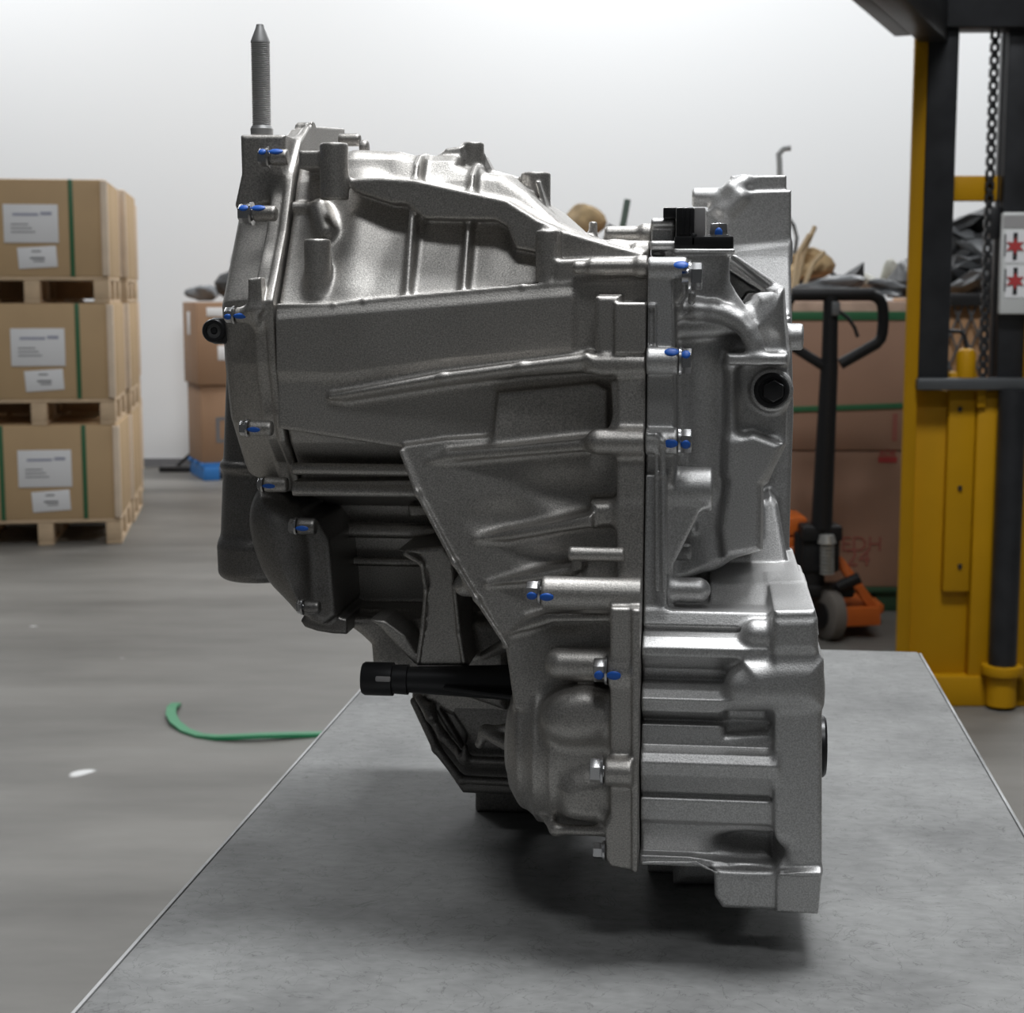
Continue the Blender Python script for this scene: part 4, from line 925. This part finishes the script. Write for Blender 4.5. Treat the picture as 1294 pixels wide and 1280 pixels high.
# carriage and lower panel
m = MB(); kbox(m, 1160, 478, 1330, 493, -0.03, 0.06, 0.006); m.build('carriage_bar', plain('dark_grey_steel', (0.10, 0.105, 0.11), 0.4, 0.4), fk)
m = MB(); kbox(m, 1158, 493, 1258, 892, 0.05, 0.012); kbox(m, 1236, 493, 1262, 880, 0.012, 0.05, 0.012); m.build('lower_panel', M['yellow'], fk)
m = MB(); kbox(m, 1201, 470, 1225, 748, 0.02, 0.035, 0.006); m.build('backing_strip', M['yellow'], fk)
m = MB()
for y in (517, 617, 716): kbox(m, 1211, y - 3, 1216, y + 3, 0.014, 0.01, 0.002)
m.build('plug_screw', M['blackm'], fk)
m = MB(); kbox(m, 1236, 486, 1246, 515, 0.0, 0.02); m.build('stop_block', M['yellow'], fk)
m = MB(); a0 = kp(1221, 478, 0.02); m.lathe((a0.x, 0.03, kp(1221, 478).z), (0, 0, 1), [(0, 0.030), (0.07, 0.030), (0.085, 0.024), (0.09, 0.012)], 20); m.build('cap_post', M['yellow'], fk)
m = MB(); m.tube([kp(1196, 418, 0.04), kp(1214, 419, 0.04), kp(1219, 424, 0.04), kp(1221, 440, 0.04)], 0.006); m.build('hose', M['blackm'], fk)
m = MB(); a = kp(1272, 700, -0.02); m.cyl((a.x, -0.02, kp(1272, 842).z), (a.x, -0.02, kp(1272, 492).z), 17.5 * px_m, seg=24); m.build('lift_cylinder', M['mast'], fk)
m = MB(); m.cyl((a.x, -0.02, kp(1272, 850).z), (a.x, -0.02, kp(1272, 838).z), 26 * px_m, seg=24, bev=0.003); m.cyl((a.x, -0.02, 0.012), (a.x, -0.02, kp(1272, 850).z), 19 * px_m, seg=24); m.build('cylinder_seat', M['yellow'], fk)
m = MB(); kbox(m, 1136, 855, 1340, 893, 0.0, 0.3, 0.006); m.build('base_frame', M['yellow'], fk)
m = MB()
for s_ in (0.06, 0.42):
    m.cyl((s_, 0.15, 0.04), (s_ + 0.05, 0.15, 0.04), 0.04, seg=20)
m.build('load_roller', M['blackm'], fk)
# warning plate
pw = MB(); kbox(pw, 1268, 268, 1318, 397, -0.015, 0.03, 0.006); wp = pw.build('warning_plate', plain('dirty_white_plate', (0.60, 0.61, 0.60), 0.5), fk)
for y in (310, 354):
    m = MB(); kbox(m, 1271.5, y - 18, 1310, y + 22, -0.0165, 0.002, 0); m.build('pictogram_panel', M['paper'], wp)
    m = MB(); kbox(m, 1281, y - 16, 1285, y + 18, -0.0185, 0.002, 0); kbox(m, 1273, y - 4, 1293, y - 2.5, -0.0185, 0.002, 0); m.build('pictogram_figure', M['blackr'], wp)
    c = kp(1283, y + 1, -0.02); m = MB(); pts = []
    for i in range(12):
        a = math.pi * i / 6; r = (0.031 if i % 2 == 0 else 0.014); pts.append(c + Vector((math.sin(a) * r, 0, math.cos(a) * r * 0.85)))
    m.prism(pts, (0, 0.0015, 0)); m.build('pictogram_star', M['red2'], wp)
    m = MB(); kbox(m, 1269.5, y - 14, 1271, y + 14, -0.0165, 0.002, 0); m.build('print', M['dgrey'], wp)
m = MB(); kbox(m, 1269, 272, 1310, 288, -0.0165, 0.002, 0); m.build('pictogram_panel', M['greyp'], wp)

# ------------------------------------------------------------------ cage box of black plastic scrap behind the mast
Dc = Dk + 1.7; uc0, _ = BP(1188, 400, Dc); uc1, _ = BP(1330, 400, Dc); _, zc = BP(1230, 374, Dc)
cb = thing('mesh_crate', 'cardboard lined wire mesh crate behind the mast, full of black plastic', 'crate', bg((uc0 + uc1) / 2, Dc), YAW)
cw = uc1 - uc0
MB().box((0, 0.45, zc / 2), (cw, 0.8, zc - 0.02), bev=0.005).build('cardboard_liner', plain('orange_cardboard', (0.46, 0.26, 0.13), 0.75), cb)
MB().box((0, 0.02, zc - 0.015), (cw + 0.03, 0.05, 0.05), bev=0.004).build('top_rail', M['blackm'], cb)
m = MB(); sp = 0.055; n = int(cw / sp) + 14
for i in range(-13, n):
    for s in (-1, 1):
        x0 = -cw / 2 + i * sp; z0_, z1_ = 0.35, zc - 0.03; dx = (z1_ - z0_) * 0.42
        p0 = Vector((x0 if s > 0 else x0 + dx, 0.02, z0_)); p1 = Vector((x0 + dx if s > 0 else x0, 0.02, z1_))
        d = p1 - p0
        ts = [0.0, 1.0]
        lo_, hi_ = -cw / 2, cw / 2
        if abs(d.x) > 1e-6:
            t0, t1 = sorted(((lo_ - p0.x) / d.x, (hi_ - p0.x) / d.x)); ts = [max(0, t0), min(1, t1)]
        if ts[1] - ts[0] > 0.02: m.tube([p0 + d * ts[0], p0 + d * ts[1]], 0.0045, 5)
o = m.build('wire_mesh', M['dgrey'], cb); o['kind'] = 'stuff'
rng = random.Random(5)
shapes = []
for i in range(4):
    m = MB(); m.ball((0, 0, 0), (1, 1, 1), sub=2)
    for v_ in m.bm.verts:
        f = 1 + 0.35 * math.sin(v_.co.x * (3 + i) + i) * math.cos(v_.co.y * 4 + i * 2); v_.co = Vector((v_.co.x * 0.13 * f, v_.co.y * 0.09 * f, v_.co.z * 0.04 * f))
    o = m.build('plastic_trim', M['dgrey'] if i % 2 else M['blackr'], smooth=25); shapes.append(o)
k = 0
for row, cnt, h in ((0, 6, 0.04), (1, 5, 0.115), (2, 4, 0.19), (3, 3, 0.255), (4, 2, 0.32)):
    for i in range(cnt):
        o = shapes[k] if k < 4 else shapes[k % 4].copy()
        if k >= 4: COL.objects.link(o)
        u_ = uc0 + 0.10 + (cw - 0.2) * (i + 0.5) / cnt + 0.02 * row; k += 1
        o.location = bg(u_ + rng.uniform(-.02, .02), Dc + 0.25 + 0.05 * row + rng.uniform(-.05, .1), zc + h); o.rotation_euler = (rng.uniform(-.5, .5), rng.uniform(-.5, .5), rng.uniform(0, 3))
        tag(o, 'black or dark grey plastic trim scrap heaped in the mesh crate behind the mast', 'scrap', 'plastic scrap heaped in the mesh crate')

# ------------------------------------------------------------------ loose strap on the floor
def fp(px, py):
    D = floor_D(py); rt, fw, up = ray(px, py); s = -HC / up; return E_R * rt * s + E_F * fw * s + Vector((0, 0, HC + up * s))
pts = [(223, 893), (217, 900), (216, 909), (221, 917), (234, 925), (252, 931), (275, 934.5), (300, 936), (330, 935.5), (365, 933), (400, 930), (440, 926), (480, 922)]
m = MB(); q = [fp(*p) + Vector((0, 0, 0.008 + 0.006 * math.sin(i))) for i, p in enumerate(pts)]
m.tube(q, 0.01, 4, flat=(0.030, 0.010)); o = m.build('plastic_strap', plain('bright_green_strap', (0.02, 0.24, 0.10), 0.35), smooth=60); tag(o, 'loose curved green plastic strap lying on the concrete floor', 'strap')
